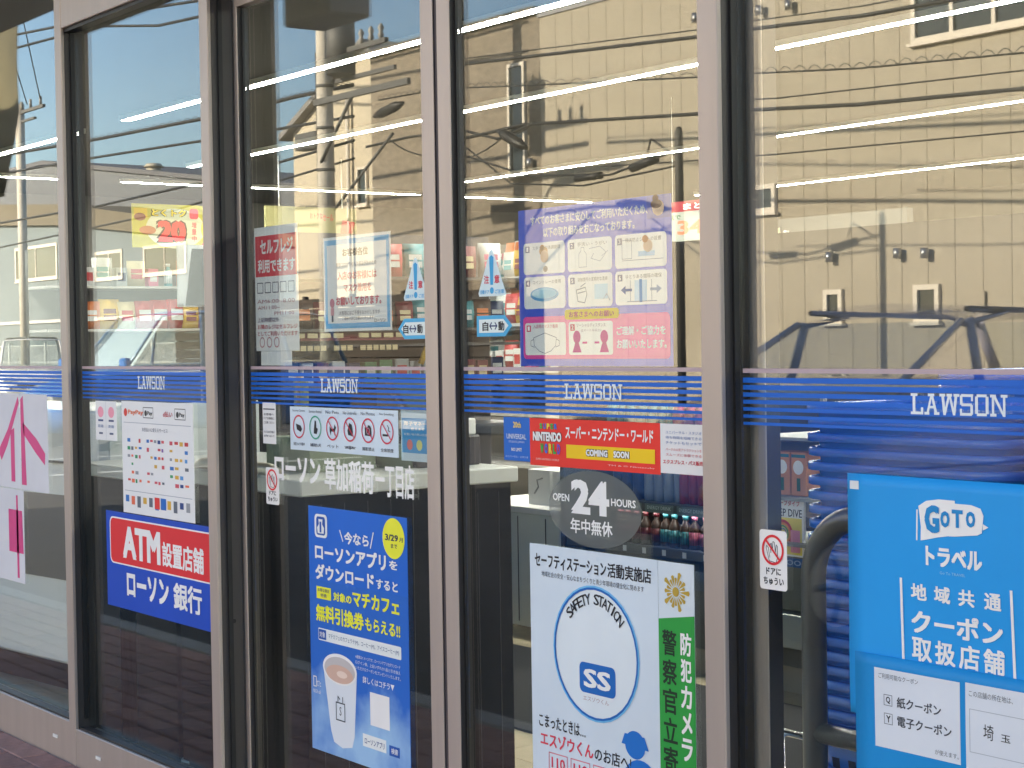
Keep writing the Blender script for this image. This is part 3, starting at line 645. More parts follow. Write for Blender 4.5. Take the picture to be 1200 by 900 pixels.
s = Sheet('blue_park_notice', 'small blue theme park notice at the left end of the red banner', 'sticker', -3.043, -2.951, 1.036, 1.128, OD, ink('#1f62bc'))
s.text('20th', .38, .10, .68, .24, '#d8c070', 2, .03); s.text('UNIVERSAL', .12, .38, .88, .50, '#c0cce0', 2, .02); s.text('STUDIOS JAPAN', .2, .54, .8, .60, '#c0cce0', 2, 0); s.text('NO LIMIT!', .30, .70, .70, .78, '#dfe6f0', 2, .02); s.text('ユニバーサル・スタジオ', .06, .88, .94, .93, '#c0cce0', 2, 0)
s = Sheet('white_park_notice', 'white pass notice with red and blue print at the right end of the red banner', 'sticker', -2.536, -2.404, 1.034, 1.128, OD, PAPER)
for k, (tx, c_) in enumerate((('ユニバーサル・スタジオ', '#4a6ca8'), ('待ち時間を短縮できる', '#4a6ca8'), ('チケットもセットで', '#4a6ca8'), ('パークの人気アトラクションを', '#c05060'), ('スムーズに体験できる', '#c05060'))): s.text(tx, .12, .14+.105*k+(.03 if k > 2 else 0), .88, .20+.105*k+(.03 if k > 2 else 0), c_, 2, .005)
s.text('エクスプレス・パス販売中', .06, .72, .98, .81, '#b82c44', 2, .025)

s = Sheet('opening_hours_oval', 'translucent grey oval decal reading OPEN 24 HOURS', 'window decal', -2.888, -2.594, .873, 1.027, OD, base=None)
om = glass_mat('grey_film', .04, (.42, .46, .47))
n_ = 48
MB().add([s.P(.5+.5*math.cos(2*PI*k/n_), .5+.5*math.sin(2*PI*k/n_), 0) for k in range(n_)], [tuple(range(n_))]).build('oval_film', mat('grey_oval_film', (.16, .18, .18), .4), s.root)
# the film is a thin tint: part of what is behind it still shows
fm = MATS['grey_oval_film']; b_ = fm.node_tree.nodes['Principled BSDF']; b_.inputs['Alpha'].default_value = .62
s.text('24', .255, .12, .67, .58, '#dfe4e8', 2, .045); s.text('OPEN', .05, .33, .235, .43, '#dfe4e8', 2, .022); s.text('HOURS', .69, .33, .945, .43, '#dfe4e8', 2, .022); s.text('年中無休', .245, .635, .70, .835, '#dfe4e8', 2, .02)

s = Sheet('safety_station_poster', 'large white SAFETY STATION poster with blue ring below the 24 hours oval', 'poster', -2.957, -2.549, .10, .866, OD, ink('#c6d3de'))
H = .766
def fy(z): return (.866-z)/H
s.text('セーフティステーション', .045, .025, .62, .062, K, 2, .025); s.text('活動実施店', .63, .024, .955, .062, K, 2, .022); s.text('地域社会の安全・安心なまちづくりと青少年環境の健全化に努めます', .10, .071, .90, .086, '#343a48', 2, .0)
cx0, cyy, rx0 = .527, .268, .336
s.ring('light_blue_ring', cx0, cyy, rx0, .035, '#6cb0dc', 3); s.ring('blue_ring', cx0, cyy, rx0*.972, .035, '#1c62b0', 4); s.ell('white_disc', cx0, cyy, rx0*.94, '#d0dae2', 1)
word = 'SAFETY STATION'
for k, ch in enumerate(word):      # lettering set along the ring
    if ch == ' ': continue
    a = R(-137+94*k/(len(word)-1)); rr = rx0*.80; hw = .006 if ch == 'I' else .021
    X, Yy = cx0+rr*math.cos(a), cyy+rr*math.sin(a)*s.W/s.H
    s.text(ch, X-hw, Yy-.0145, X+hw, Yy+.0145, K, 4, .012, rot=a+PI/2)
s.rrect('blue_panel', .40, .295, .68, .375, '#1c62b0', 2, .012); s.text('SS', .435, .31, .645, .36, '#dfe6ec', 4, .03)
s.text('エスゾウくん', cx0-.10, cyy+.115, cx0+.10, cyy+.128, '#a08890', 2, 0)
s.text('こまったときは…', .06, .462, .44, .497, K, 2, .018); s.text('エスゾウくん', .07, .508, .50, .548, '#cc3c50', 2, .022); s.text('のお店へ!', .51, .513, .79, .549, K, 2, .015)
for k, tx in enumerate(('110', '119', '118')):
    x = .14+.18*k; s.lines('number_box', [[(x, .562), (x+.15, .562), (x+.15, .637), (x, .637), (x, .562)]], .002, '#cc6c7c', 2); s.text(tx, x+.02, .572, x+.13, .602, '#cc3c50', 2, .02); s.text('番', x+.05, .608, x+.10, .63, '#cc3c50', 2, .0)
s.ell('officer_symbol_head', .82, .480, .075, '#1f6cc0', 2, ry=.036); s.poly('officer_symbol_cap', [(.72, .483), (.745, .455), (.89, .455), (.92, .487)], '#1f6cc0', 2+1); s.ell('officer_symbol_body', .86, .585, .135, '#1f6cc0', 2, ry=.070)
s = Sheet('police_patrol_strip', 'narrow green and white strip with gold police emblem', 'poster', -2.548, -2.446, .10, .866, OD, ink('#c9d5de'))
s.poly('green_field', [(.0, .145), (1.0, .125), (1.0, 1), (.0, 1)], '#2c9440', 1)
gold = '#b0963c'
for k in range(20):
    a = 2*PI*k/20; rr = .36 if k % 4 == 0 else (.30 if k % 2 == 0 else .25); w_ = .135; kk = s.W/s.H
    c_, s_ = math.cos(a), math.sin(a)
    s.poly('emblem_ray', [(.5+.10*c_, .072+.10*s_*kk), (.5+rr*math.cos(a+w_), .072+rr*math.sin(a+w_)*kk), (.5+rr*1.06*c_, .072+rr*1.06*s_*kk), (.5+rr*math.cos(a-w_), .072+rr*math.sin(a-w_)*kk)][::-1], gold, 2)
s.ell('emblem_centre', .5, .072, .09, gold, 3)
s.vtext('警察官立寄所', .30, .165, .60, .40, '#1c3024', 2, .02); s.vtext('防犯カメラ', .76, .165, .49, .30, '#e2e8ea', 2, .03)

# ------------------------------------------------------------------ right fixed pane: coupon poster
s = Sheet('coupon_poster', 'bright light blue coupon poster with white GOTO flag logo', 'poster', -2.001, -1.50, .672, 1.064, OF-.006, ink('#1f92da'), curl=.004)
def gx(X): return (X+2.001)/.501
def gz(Z): return (1.064-Z)/.604
s.rect('adhesive_tape', .012, .03, .050, .065, mat('clear_tape', (.75, .78, .8), .2), 2)
F = '#e4e2e8'
def fm_(pts): return [(.290+(x-.213)*.703, .08+(y-.104)*.904) for x, y in pts]
s.poly('flag_left', fm_([(.225, .140), (.27, .115), (.34, .104), (.43, .105), (.43, .205), (.40, .260), (.33, .272), (.25, .290), (.235, .292), (.238, .23)]), F, 2)
s.poly('flag_right', fm_([(.43, .117), (.52, .118), (.57, .13), (.585, .16), (.575, .235), (.55, .246), (.47, .255), (.43, .260), (.395, .262), (.40, .20)]), F, 3)
s.poly('flag_tail', fm_([(.58, .195), (.61, .208), (.58, .222)]), F, 2); s.lines('flag_pole', [fm_([(.217, .16), (.213, .29)])], .003, F, 2)
for ch, x0_, y0_, x1_, y1_ in (('G', .262, .13, .345, .255), ('O', .352, .152, .402, .225), ('T', .415, .142, .475, .222), ('O', .492, .145, .542, .215)):
    (a_, b_), (c_, d_) = fm_([(x0_, y0_), (x1_, y1_)]); s.text(ch, a_, b_, c_, d_, '#1f82c0', 5, .05)
s.text('トラベル', .325, .268, .545, .348, F, 3, .045); s.text('Go To TRAVEL', .38, .365, .48, .376, '#8cc4ea', 3, 0)
s.lines('white_rule', [[(.222, .415), (.228, .745)]], .005, F, 3); s.lines('white_rule', [[(.651, .410), (.660, .745)]], .005, F, 3)
for ch, a in (('地', .262), ('域', .355), ('共', .45), ('通', .55)): s.text(ch, a, .425, a+.064, .492, F, 3, .03)
s.text('クーポン', .262, .530, .618, .625, F, 3, .035)
for ch, a in (('取', .263), ('扱', .355), ('店', .449), ('舗', .543)): s.text(ch, a, .642, a+.080, .738, F, 3, .025)
s2 = Sheet('coupon_detail_sheet', 'darker blue lower sheet with white boxes taped under the coupon poster', 'poster', -1.985, -1.48, .40, .775, OF-.010, ink('#1784c6'), curl=.004)
s = s2
s.rect('white_box', .082, .055, .425, .395, '#ccd3dc', 1); s.rect('white_box', .446, .050, .99, .56, '#ccd3dc', 1)
s.text('ご利用可能なクーポン', .100, .075, .262, .098, '#5c6470', 2, .0)
for y, mk_, tx, xe in ((.165, 'Q', '紙クーポン', .352), (.245, 'Y', '電子クーポン', .392)):
    s.lines('tick_box', [[(.122, y), (.155, y), (.155, y+.045), (.122, y+.045), (.122, y)]], .001, '#5c6470', 2); s.text(mk_, .130, y+.007, .148, y+.038, '#2c303c', 2, .02); s.text(tx, .175, y, xe, y+.047, '#3c424e', 2, .018)
s.text('が使えます。', .325, .352, .418, .374, '#5c6470', 2, 0); s.text('この店舗の所在地は、', .460, .078, .622, .104, '#5c6470', 2, 0)
s.lines('entry_frame', [[(.462, .155), (.95, .155), (.95, .33), (.462, .33), (.462, .155)]], .001, '#9aa4b0', 2); s.text('埼', .513, .205, .551, .268, '#20242c', 2, .005); s.text('玉', .578, .232, .612, .262, '#20242c', 2, .01)

# ------------------------------------------------------------------ pane 1: pink lettered sheets
def pink(x0, x1, z0, z1, label, polys):
    s = Sheet('recruiting_sheet', label, 'poster', x0, x1, z0, z1, OF, mat('thin_white_paper', (.66, .67, .72), .8, var=.04, vscale=6))
    for p in polys: s.poly('pink_stroke', p, '#c8417e', 1)
pink(-5.72, -5.479, .822, 1.142, 'white sheet with bold pink katakana strokes at the left window', [
    [(.02, .06), (.12, .02), (.20, .95), (.02, .95)], [(.10, .30), (.60, .46), (.90, .60), (.88, .72), (.55, .60), (.12, .42)]])
pink(-6.02, -5.723, .822, 1.142, 'white sheet with slanting pink strokes at the far left edge', [
    [(.95, .03), (.98, .10), (.60, .55), (.40, .72), (.30, .62), (.62, .38)], [(.70, .40), (.82, .36), (.82, .93), (.70, .93)]])
pink(-6.02, -5.705, .505, .818, 'white sheet with boxy pink character below the two pink lettered sheets', [
    [(.78, .06), (.83, .06), (.84, .95), (.78, .95)], [(.55, .22), (.95, .22), (.97, .68), (.55, .68)]])

# ================================================================== INTERIOR THINGS
finish_later = []
# guard rails
railm = mat('grey_rail_paint', (.16, .16, .165), .35, .4)
def rail(x0, x1, Y, zt, label, bar):
    t = thing('guard_rail', label, 'rail', (x0, Y, 0)); L = x1-x0; r = .12; pts = [(0, 0, 0), (0, 0, zt-r)]
    for k in range(1, 8): a = PI/2*k/8; pts.append((r-r*math.cos(a), 0, zt-r+r*math.sin(a)))
    pts.append((r, 0, zt)); pts.append((L-r, 0, zt))
    for k in range(1, 8): a = PI/2*k/8; pts.append((L-r+r*math.sin(a), 0, zt-r+r*math.cos(a)))
    pts += [(L, 0, zt-r), (L, 0, 0)]
    MB().tube(pts, .0235, 16).build('hoop', railm, t)
    if bar: MB().tube([(.0, 0, bar), (L, 0, bar)], .019, 14).build('cross_bar', railm, t)
    for x in (0, L): MB().cyl(x, 0, 0, .012, .045).build('floor_flange', railm, t)
rail(-2.335, -1.05, .30, .955, 'dark grey hoop guard rail in front of the stacked blue baskets', .545)
railm = mat('worn_steel_rail', (.50, .46, .38), .3, .7)
rail(-4.985, -4.365, .305, .93, 'dull metal hoop guard rail left of the sliding door', None)
# counter
ct = thing('checkout_counter', 'black fronted checkout counter with pale top behind the left door', 'counter', (0, 0, 0))
box('counter_body', BLACK, -5.0, -4.21, .27, .965, 0, .875, ct)
box('counter_top', mat('pale_laminate', (.55, .56, .54), .3), -5.02, -4.195, .25, .985, .875, .92, ct, bev=.004)
for k in range(9): box('front_groove', SHADOWSIDE, -4.2102, -4.2085, .32+.075*k, .3215+.075*k, .02, .85, ct)
ct2 = thing('back_counter', 'dark side counter behind the checkout counter', 'counter')
box('counter_body', BLACK, -5.75, -5.03, .27, .95, 0, .86, ct2); box('counter_top', MATS['pale_laminate'], -5.77, -5.022, .25, .97, .86, .90, ct2, bev=.004)
def carton(name, label, x, y, z, a, b, h, m, rz=0, flap=True, cat='box'):
    t = thing(name, label, cat, (x, y, z), rz); MB().box(-a/2, a/2, -b/2, b/2, 0, h, bev=.002).build('body', m, t)
    if flap: MB().box(-a/2, a/2, -.004, .004, h, h+.0015).build('lid_seam', mat('brown_tape', (.25, .17, .09), .4), t)
    return t
gm = mat('green_grey_card', (.16, .20, .14), .7)
carton('carton', 'low green carton on the checkout counter behind the shop name', -4.55, .52, .92, .22, .24, .10, gm, .1)
carton('carton', 'small green carton lying beside the larger one on the counter', -4.45, .74, .92, .12, .10, .07, gm, .5)
# cash register
cr_ = thing('cash_register', 'dark cash register on the counter just left of the white cabinet', 'register', (-4.52, .86, .92), 0)
MB().box(-.17, .17, -.13, .10, 0, .09, bev=.006).build('drawer', mat('dark_plastic', (.035, .033, .045), .4), cr_)
MB().prism([(-.10, .09), (.09, .09), (.09, .13), (-.06, .26), (-.10, .26)], 'y', -.10, .08).build('terminal', MATS['dark_plastic'], cr_)
MB().add([(.0905, -.08, .135), (.0905, .06, .135), (-.055, .06, .2665), (-.055, -.08, .2665)], [(0, 1, 2, 3)]).build('screen', mat('screen_glass', (.05, .09, .10), .1), cr_)
MB().box(.10, .16, .0, .09, .09, .14, bev=.004).build('receipt_printer', WHITE, cr_)
# white cabinet + white boxes behind right door
wc = thing('white_cabinet', 'white low cabinet under the white boxes behind the right door', 'cabinet', (0, 0, 0))
box('cabinet_body', mat('off_white_panel', (.62, .66, .62), .4), -6.6, -5.90, 2.45, 2.95, .05, .545, wc, bev=.004)
box('cabinet_top', WHITE, -6.62, -5.89, 2.43, 2.97, .548, .575, wc, bev=.003)
for k in range(3): box('door_gap', SHADOWSIDE, -6.4+.2*k, -6.396+.2*k, 2.447, 2.452, .07, .53, wc)
for x, l in ((-6.14, 'white square box at the left on the white cabinet'), (-5.965, 'white square box with grey swirl beside its twin on the white cabinet')):
    c_ = carton('white_box', l, x, 2.60, .575, .155, .155, .155, WHITE, flap=False)
    MB().tube([(-.03, -.079, .05), (.0, -.079, .08), (-.01, -.079, .11), (.03, -.079, .12)], .004, 6).build('printed_swirl', GREYM, c_)
# open drinks case
dc = thing('drinks_case', 'black open drinks case with rows of cans behind the banner', 'drinks case', (0, 0, 0))
box('case_back', mat('case_black', (.01, .01, .012), .5), -5.85, -3.3, 3.1, 3.16, 0, 1.72, dc); box('case_base', mat('case_base_grey', (.14, .15, .15), .4), -5.85, -3.3, 2.44, 3.1, .10, .40, dc, bev=.005)
box('plinth', mat('plinth_beige', (.34, .32, .26), .5), -5.83, -3.32, 2.47, 3.1, 0, .10, dc); box('side_panel', MATS['case_black'], -5.88, -5.852, 2.44, 3.16, 0, 1.72, dc); box('side_panel', MATS['case_black'], -3.3, -3.27, 2.44, 3.16, 0, 1.72, dc)
shz = (.470, .645, .86, 1.10)
for z in shz:
    sh = box('shelf', mat('shelf_dark', (.05, .05, .052), .4), -5.85, -3.3, 2.46, 3.1, z-.018, z, dc)
    MB().box(-5.85, -3.3, 2.448, 2.459, z-.036, z+.002).build('price_rail', mat('price_rail', (.06, .065, .07), .3), sh)
def can_proto(name, prof, m, extra=None):
    pass
def product(name, label, cat, kind, m, group, m2=None):
    t = thing(name, label, cat, (0, 0, 0), 0, group)
    if kind == 'can':
        MB().lathe([(0, 0), (.024, .001), (.0262, .008), (.0262, .150), (.0225, .163), (.0225, .168), (0, .166)]).build('body', m, t); MB().cyl(0, 0, .1665, .1685, .02).build('lid', STEEL, t)
    elif kind == 'bottle':
        MB().lathe([(0, 0), (.022, .0), (.0235, .006), (.0235, .075), (.020, .09), (.010, .104), (.0095, .118), (0, .118)]).build('body', m, t); MB().cyl(0, 0, .113, .130, .0125).build('cap', m2 or WHITE, t)
        MB().cyl(0, 0, .018, .068, .0239).build('label_wrap', m2 or WHITE, t)
    elif kind == 'packet':
        MB().add([(-.055, -.004, .0), (.055, -.004, .0), (.055, .004, .0), (-.055, .004, .0), (-.05, -.02, .075), (.05, -.02, .075), (.05, .02, .075), (-.05, .02, .075), (-.056, -.003, .155), (.056, -.003, .155), (.056, .003, .155), (-.056, .003, .155)],
                 [(3, 2, 1, 0), (0, 1, 5, 4), (1, 2, 6, 5), (2, 3, 7, 6), (3, 0, 4, 7), (4, 5, 9, 8), (5, 6, 10, 9), (6, 7, 11, 10), (7, 4, 8, 11), (8, 9, 10, 11)], 0, True).build('packet', m, t)
        MB().add([(-.035, -.0215, .045), (.035, -.0215, .045), (.035, -.017, .105), (-.035, -.017, .105)], [(0, 1, 2, 3)]).build('printed_panel', m2 or WHITE, t)
    elif kind == 'carton':
        MB().box(-.035, .035, -.03, .03, 0, .11, bev=.002).build('carton', m, t); MB().box(-.025, .025, -.0312, -.0302, .03, .08).build('printed_panel', m2 or WHITE, t)
    return t
def place(proto, used, x, y, z, rz=0, label=None):
    o = proto if not used else copy_tree(proto)
    o.location = (x, y, z); o.rotation_euler = (0, 0, rz)
    if label: o['label'] = label
    return o
pcol = {n: mat('pack_'+n, tuple(v*.6 for v in lin(c)), .45) for n, c in (('navy', '#1b2f5c'), ('silver', '#9aa3a8'), ('red', '#b02c34'), ('brown', '#3a241a'), ('green', '#3c7c50'), ('yellow', '#d8b23c'), ('white', '#c8ccce'), ('pink', '#c86c8c'), ('orange', '#cc7438'), ('teal', '#3c8c98'), ('maroon', '#6c2430'), ('cream', '#cdbf98'))}
for (z, x0, x1, kind, cn, c2, nm) in (
    (.645, -5.56, -5.38, 'can', 'navy', None, 'energy_drink_can'), (.645, -5.36, -5.18, 'can', 'silver', None, 'energy_drink_can'), (.645, -5.16, -4.7, 'can', 'red', None, 'energy_drink_can'),
    (.470, -5.56, -5.30, 'bottle', 'brown', 'maroon', 'drink_bottle'), (.470, -5.28, -5.13, 'bottle', 'brown', 'teal', 'drink_bottle'), (.470, -5.11, -4.7, 'bottle', 'brown', 'pink', 'drink_bottle'),
    (.86, -5.6, -5.2, 'can', 'teal', None, 'energy_drink_can'), (.86, -5.18, -4.7, 'can', 'pink', None, 'energy_drink_can')):
    row = {.645: 'middle', .470: 'lower', .86: 'upper'}[z]
    lab = f'{cn} {"can" if kind=="can" else "bottle with "+(c2 or "")+" label"} standing in the {row} row of the drinks case'
    pr = product(nm, lab, 'can' if kind == 'can' else 'bottle', kind, pcol[cn], f'{c2 or cn} {kind}s in the {row} row', pcol.get(c2)); used = False; x = x0
    while x < x1:
        place(pr, used, x, 2.50+random.uniform(-.008, .006), z, random.uniform(-.5, .5)); used = True; x += .056+random.choice((0, 0, 0, .004, .012))
for x, tx in ((-5.53, 'ENERGY DRINK'), (-5.34, 'ENERGY DRINK'), (-5.15, 'ENERGY DRINK')):
    s = Sheet('shelf_label', {-5.53: 'left', -5.34: 'middle', -5.15: 'right'}[x]+' ENERGY DRINK label on the drinks case shelf edge', 'label', x, x+.17, .606, .640, 2.4465, mat('label_grey', (.12, .17, .17), .4)); s.text(tx, .08, .2, .92, .62, '#b8c8c4', 1, .01)
stripm = mat('added_case_strip', (1, 1, 1), .5, emit=(1, .97, .9), estr=9)
for z in shz[1:]: box('added_case_strip', stripm, -5.8, -3.35, 2.475, 2.485, z-.030, z-.0185, dc)  # unseen glowing strips added under the shelves to brighten the drinks
for x in [-5.6+.12*k for k in range(8)]:
    o = box('price_tag', WHITE, x, x+.022, 2.4462, 2.447, .440, .463, dc)
# goods rack behind baskets (orange boxes, magazine)
rk = thing('small_goods_rack', 'grey rack holding orange boxes and a picture book left of the baskets', 'rack', (0, 0, 0))
for z in (.66, .80, .985): box('rack_shelf', mat('rack_metal', (.3, .31, .3), .4), -4.05, -3.62, 1.76, 2.1, z-.012, z-.002, rk)
for x in (-4.05, -3.63): box('upright', GREYM, x, x+.015, 2.102, 2.12, 0, 1.1, rk)
om_ = mat('orange_card', lin('#c98a60'), .6)
for x, l in ((-3.955, 'left orange drink carton with round face print in the rack'), (-3.885, 'right orange drink carton with round face print in the rack')):
    t = thing('juice_carton', l, 'carton', (x, 1.80, .800)); MB().box(0, .066, 0, .07, 0, .135, bev=.002).build('carton', om_, t)
    MB().add([(.033+.022*math.cos(2*PI*k/20), -.0012, .088+.022*math.sin(2*PI*k/20)) for k in range(20)], [tuple(range(20))]).build('printed_disc', PAPER, t)
    MB().box(.026, .040, -.0012, -.0002, .015, .055).build('printed_leaf', pcol['green'], t); MB().box(.004, .062, -.0012, -.0002, .118, .128).build('printed_strip', pcol['teal'], t)
s = Sheet('picture_book', 'picture book with rainbow cover titled DEEP DIVE in the rack', 'book', -3.972, -3.828,   .612, .795, 1.795, PAPER, .01)
s.rect('yellow_field', .05, .35, .95, .97, '#d8c860', 1); s.text('DEEP DIVE', .04, .20, .96, .33, K, 2, .01); s.text('ディープダイブ', .05, .05, .9, .15, '#a83c44', 2, .02)
for k, c_ in enumerate(('#c04848', '#d89050', '#58986c', '#5878b0')): s.ring('rainbow_arc', .38, .62, .30-.06*k, .22, c_, 3)
s.rect('pink_field', .62, .55, .9, .93, '#d890a0', 4)
s = Sheet('rack_sign', 'blue rack sign below the picture book', 'sign', -3.98, -3.80, .580, .608, 1.79, ink('#34588c')); s.text('ZOO', .3, .2, .8, .8, '#8ca4c4', 1, .01)
# white shelf unit behind, near floor
bs_ = thing('beige_shelf_unit', 'pale low shelf unit seen between the rail and the mullion', 'shelf'); box('body', mat('pale_unit', (.42, .45, .42), .5), -4.75, -3.9, 2.30, 2.43, .20, .32, bs_, bev=.004)
box('upper_panel', mat('olive_panel', (.16, .17, .15), .5), -4.75, -3.9, 2.33, 2.43, .33, .585, bs_)

# ------------------------------------------------------------------ blue shopping baskets
bb = mat('blue_plastic', (.03, .17, .72), .24, spec=.8); 
bt = thing('shopping_basket', 'x', 'basket', (0, 0, 0), 0, 'blue shopping baskets stacked behind the right window')
def rr2(a, b, r, n=5):
    pts = []
    for cx, cy_, a0 in ((a-r, b-r, 0), (-a+r, b-r, 90), (-a+r, -b+r, 180), (a-r, -b+r, 270)):
        for k in range(n): an = R(a0+90*k/(n-1)); pts.append((cx+r*math.cos(an), cy_+r*math.sin(an)))
    return pts
rim = MB(); sec = [(.0, 0), (.012, .0), (.015, -.002), (.015, -.016), (.012, -.017), (.0, -.005)]; P0 = rr2(.235, .165, .05); np_ = len(P0)
vs = []
for dx, dz in sec:
    for (px, py) in rr2(.235+dx, .165+dx, .05+dx): vs.append((px, py, dz))
fs = [(k*np_+i, k*np_+(i+1) % np_, ((k+1) % len(sec))*np_+(i+1) % np_, ((k+1) % len(sec))*np_+i) for k in range(len(sec)) for i in range(np_)]
rim.add(vs, fs, 0, True).build('rim', bb, bt)
body = MB(); lv = [(.233, .163, -.002), (.225, .155, -.05), (.205, .135, -.20), (.198, .128, -.212)]
vs = []
for a, b, z in lv: vs += [(x, y, z) for x, y in rr2(a, b, .05)]
fs = [(k*np_+i, (k+1)*np_+i, (k+1)*np_+(i+1) % np_, k*np_+(i+1) % np_) for k in range(len(lv)-1) for i in range(np_)]+[tuple(range((len(lv)-1)*np_, len(lv)*np_))]
body.add(vs, fs, 0, True).build('body', bb, bt)
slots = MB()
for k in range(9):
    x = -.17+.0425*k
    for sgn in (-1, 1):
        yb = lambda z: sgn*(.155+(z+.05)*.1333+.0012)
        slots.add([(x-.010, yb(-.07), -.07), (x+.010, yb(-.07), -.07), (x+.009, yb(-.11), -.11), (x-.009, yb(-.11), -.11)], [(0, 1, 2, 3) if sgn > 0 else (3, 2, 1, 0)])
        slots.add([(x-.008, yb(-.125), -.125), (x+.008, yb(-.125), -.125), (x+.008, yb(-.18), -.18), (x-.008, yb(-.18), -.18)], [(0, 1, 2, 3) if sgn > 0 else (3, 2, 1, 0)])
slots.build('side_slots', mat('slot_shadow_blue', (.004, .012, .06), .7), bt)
hd = MB().tube([(-.16, -.158, -.004), (-.15, -.160, -.001), (.15, -.160, -.001), (.16, -.158, -.004)], .003, 6); hd.build('carry_handle', bb, bt)
used = False
for sx, sy, zt, zb, nm in ((-2.25, .60, 1.165, .50, 'left'), (-1.71, .60, 1.16, .50, 'right'), (-2.24, .98, 1.215, .50, 'rear left'), (-1.70, .98, 1.22, .50, 'rear right')):
    nb = int((zt-zb)/.0285)
    for k in range(nb+1):
        pos = 'topmost in' if k == nb else ('lowest in' if k == 0 else 'nested in the middle of')
        o = place(bt, used, sx+random.uniform(-.002, .002), sy+random.uniform(-.002, .002), zb+.0285*k, random.uniform(-.006, .006), f'blue shopping basket {pos} the {nm} stack behind the right window'); used = True
st = thing('basket_stand', 'chrome wire stand under the stacked blue baskets', 'stand')
for y in (.43, .78, 1.15): MB().tube([(-2.56, y, .49), (-1.48, y, .49)], .008, 10).build('chrome_bar', mat('chrome', (.7, .7, .7), .12, 1), st)
for x in (-2.56, -1.48):
    for y in (.43, 1.15): MB().tube([(x, y, 0), (x, y, .49)], .010, 10).build('stand_leg', MATS['chrome'], st)
lb = copy_tree(bt); lb.location = (-2.22, .60, .44); lb['label'] = 'single blue basket hanging below the chrome bar of the basket stand'; lb['group'] = None if False else 'blue shopping basket under the stand'

# ------------------------------------------------------------------ cigarette shelf behind counter
cg = thing('tobacco_shelf', 'maroon fronted shelf with cream price tags behind the checkout counter', 'shelf')
box('back_panel', mat('shelf_back', (.05, .05, .06), .6), -6.35, -6.32, 1.22, 2.4, 0, 1.75, cg)
for z in (.95, 1.13, 1.29, 1.352, 1.56): box('shelf_board', MATS['shelf_dark'], -6.32, -6.02, 1.22, 2.4, z-.012, z, cg)
MB().add([(-6.0, 1.20, 1.305), (-6.0, 1.80, 1.305), (-6.08, 1.80, 1.350), (-6.08, 1.20, 1.350)], [(0, 1, 2, 3)]).build('maroon_tray', pcol['maroon'], cg)
for k in range(9): MB().box(-6.0065, -6.0045, 1.25+k*.058, 1.295+k*.058, 1.316, 1.334).build('white_card', pcol['cream'], cg) if k != 4 else None
for k in range(16):
    if k in (5, 9): continue
    box('price_tag', pcol['cream'], -6.006, -6.001, 1.245+k*.030, 1.268+k*.030, 1.266, 1.286, cg)
for k in range(40):
    y = .92+k*.036; c_ = random.choice(['white', 'navy', 'silver', 'green', 'brown', 'white'])
random.seed(5)
used = {}
def goods_row(y0, y1, z, X, names, step, face, where, sc=1.0, along='y'):
    v = y0
    while v < y1:
        kind, cn, c2 = random.choice(names); key = (kind, cn, where)
        if key not in used:
            nm = {'packet': 'snack_packet', 'carton': 'goods_carton', 'bottle': 'goods_bottle', 'can': 'drink_can'}[kind]
            used[key] = product(nm, f'{cn} {kind} with {c2} print {where}', kind, kind, pcol[cn], f'{cn} {kind}s {where}', pcol[c2]); o = used[key]
        else: o = copy_tree(used[key])
        loc = (X, v, z) if along == 'y' else (v, X, z)
        o.location = loc; o.rotation_euler = (0, 0, face+random.uniform(-.12, .12)); o.scale = (sc*random.uniform(.9, 1.1),)*3
        v += step*random.uniform(.9, 1.15)
B2 = [('packet', 'maroon', 'cream'), ('packet', 'teal', 'white'), ('packet', 'navy', 'white'), ('packet', 'red', 'cream'), ('packet', 'brown', 'orange')]
A = [('carton', 'white', 'navy'), ('carton', 'navy', 'white'), ('carton', 'silver', 'red'), ('carton', 'green', 'white'), ('carton', 'maroon', 'cream')]
goods_row(1.26, 2.3, 1.352, -6.10, B2, .075, PI/2, 'on the upper tobacco shelf board', .75); goods_row(1.28, 2.3, 1.132, -6.10, A, .07, PI/2, 'on the lower tobacco shelf board', .8)
B = [('packet', 'red', 'white'), ('packet', 'white', 'pink'), ('packet', 'cream', 'orange'), ('packet', 'teal', 'white'), ('carton', 'orange', 'cream'), ('packet', 'maroon', 'cream')]
goods_row(1.5, 2.3, 1.562, -6.12, B, .12, PI/2, 'on the top tobacco shelf board', .9)
yt = thing('yellow_tube', 'yellow tube leaning on the right end of the counter shelf', 'tube', (-6.05, 1.86, 1.205)); MB().tube([(0, 0, 0), (.01, .03, .085)], .012, 12).build('tube', pcol['yellow'], yt); MB().tube([(.01, .03, .085), (.012, .036, .098)], .009, 12).build('cap', pcol['cream'], yt)

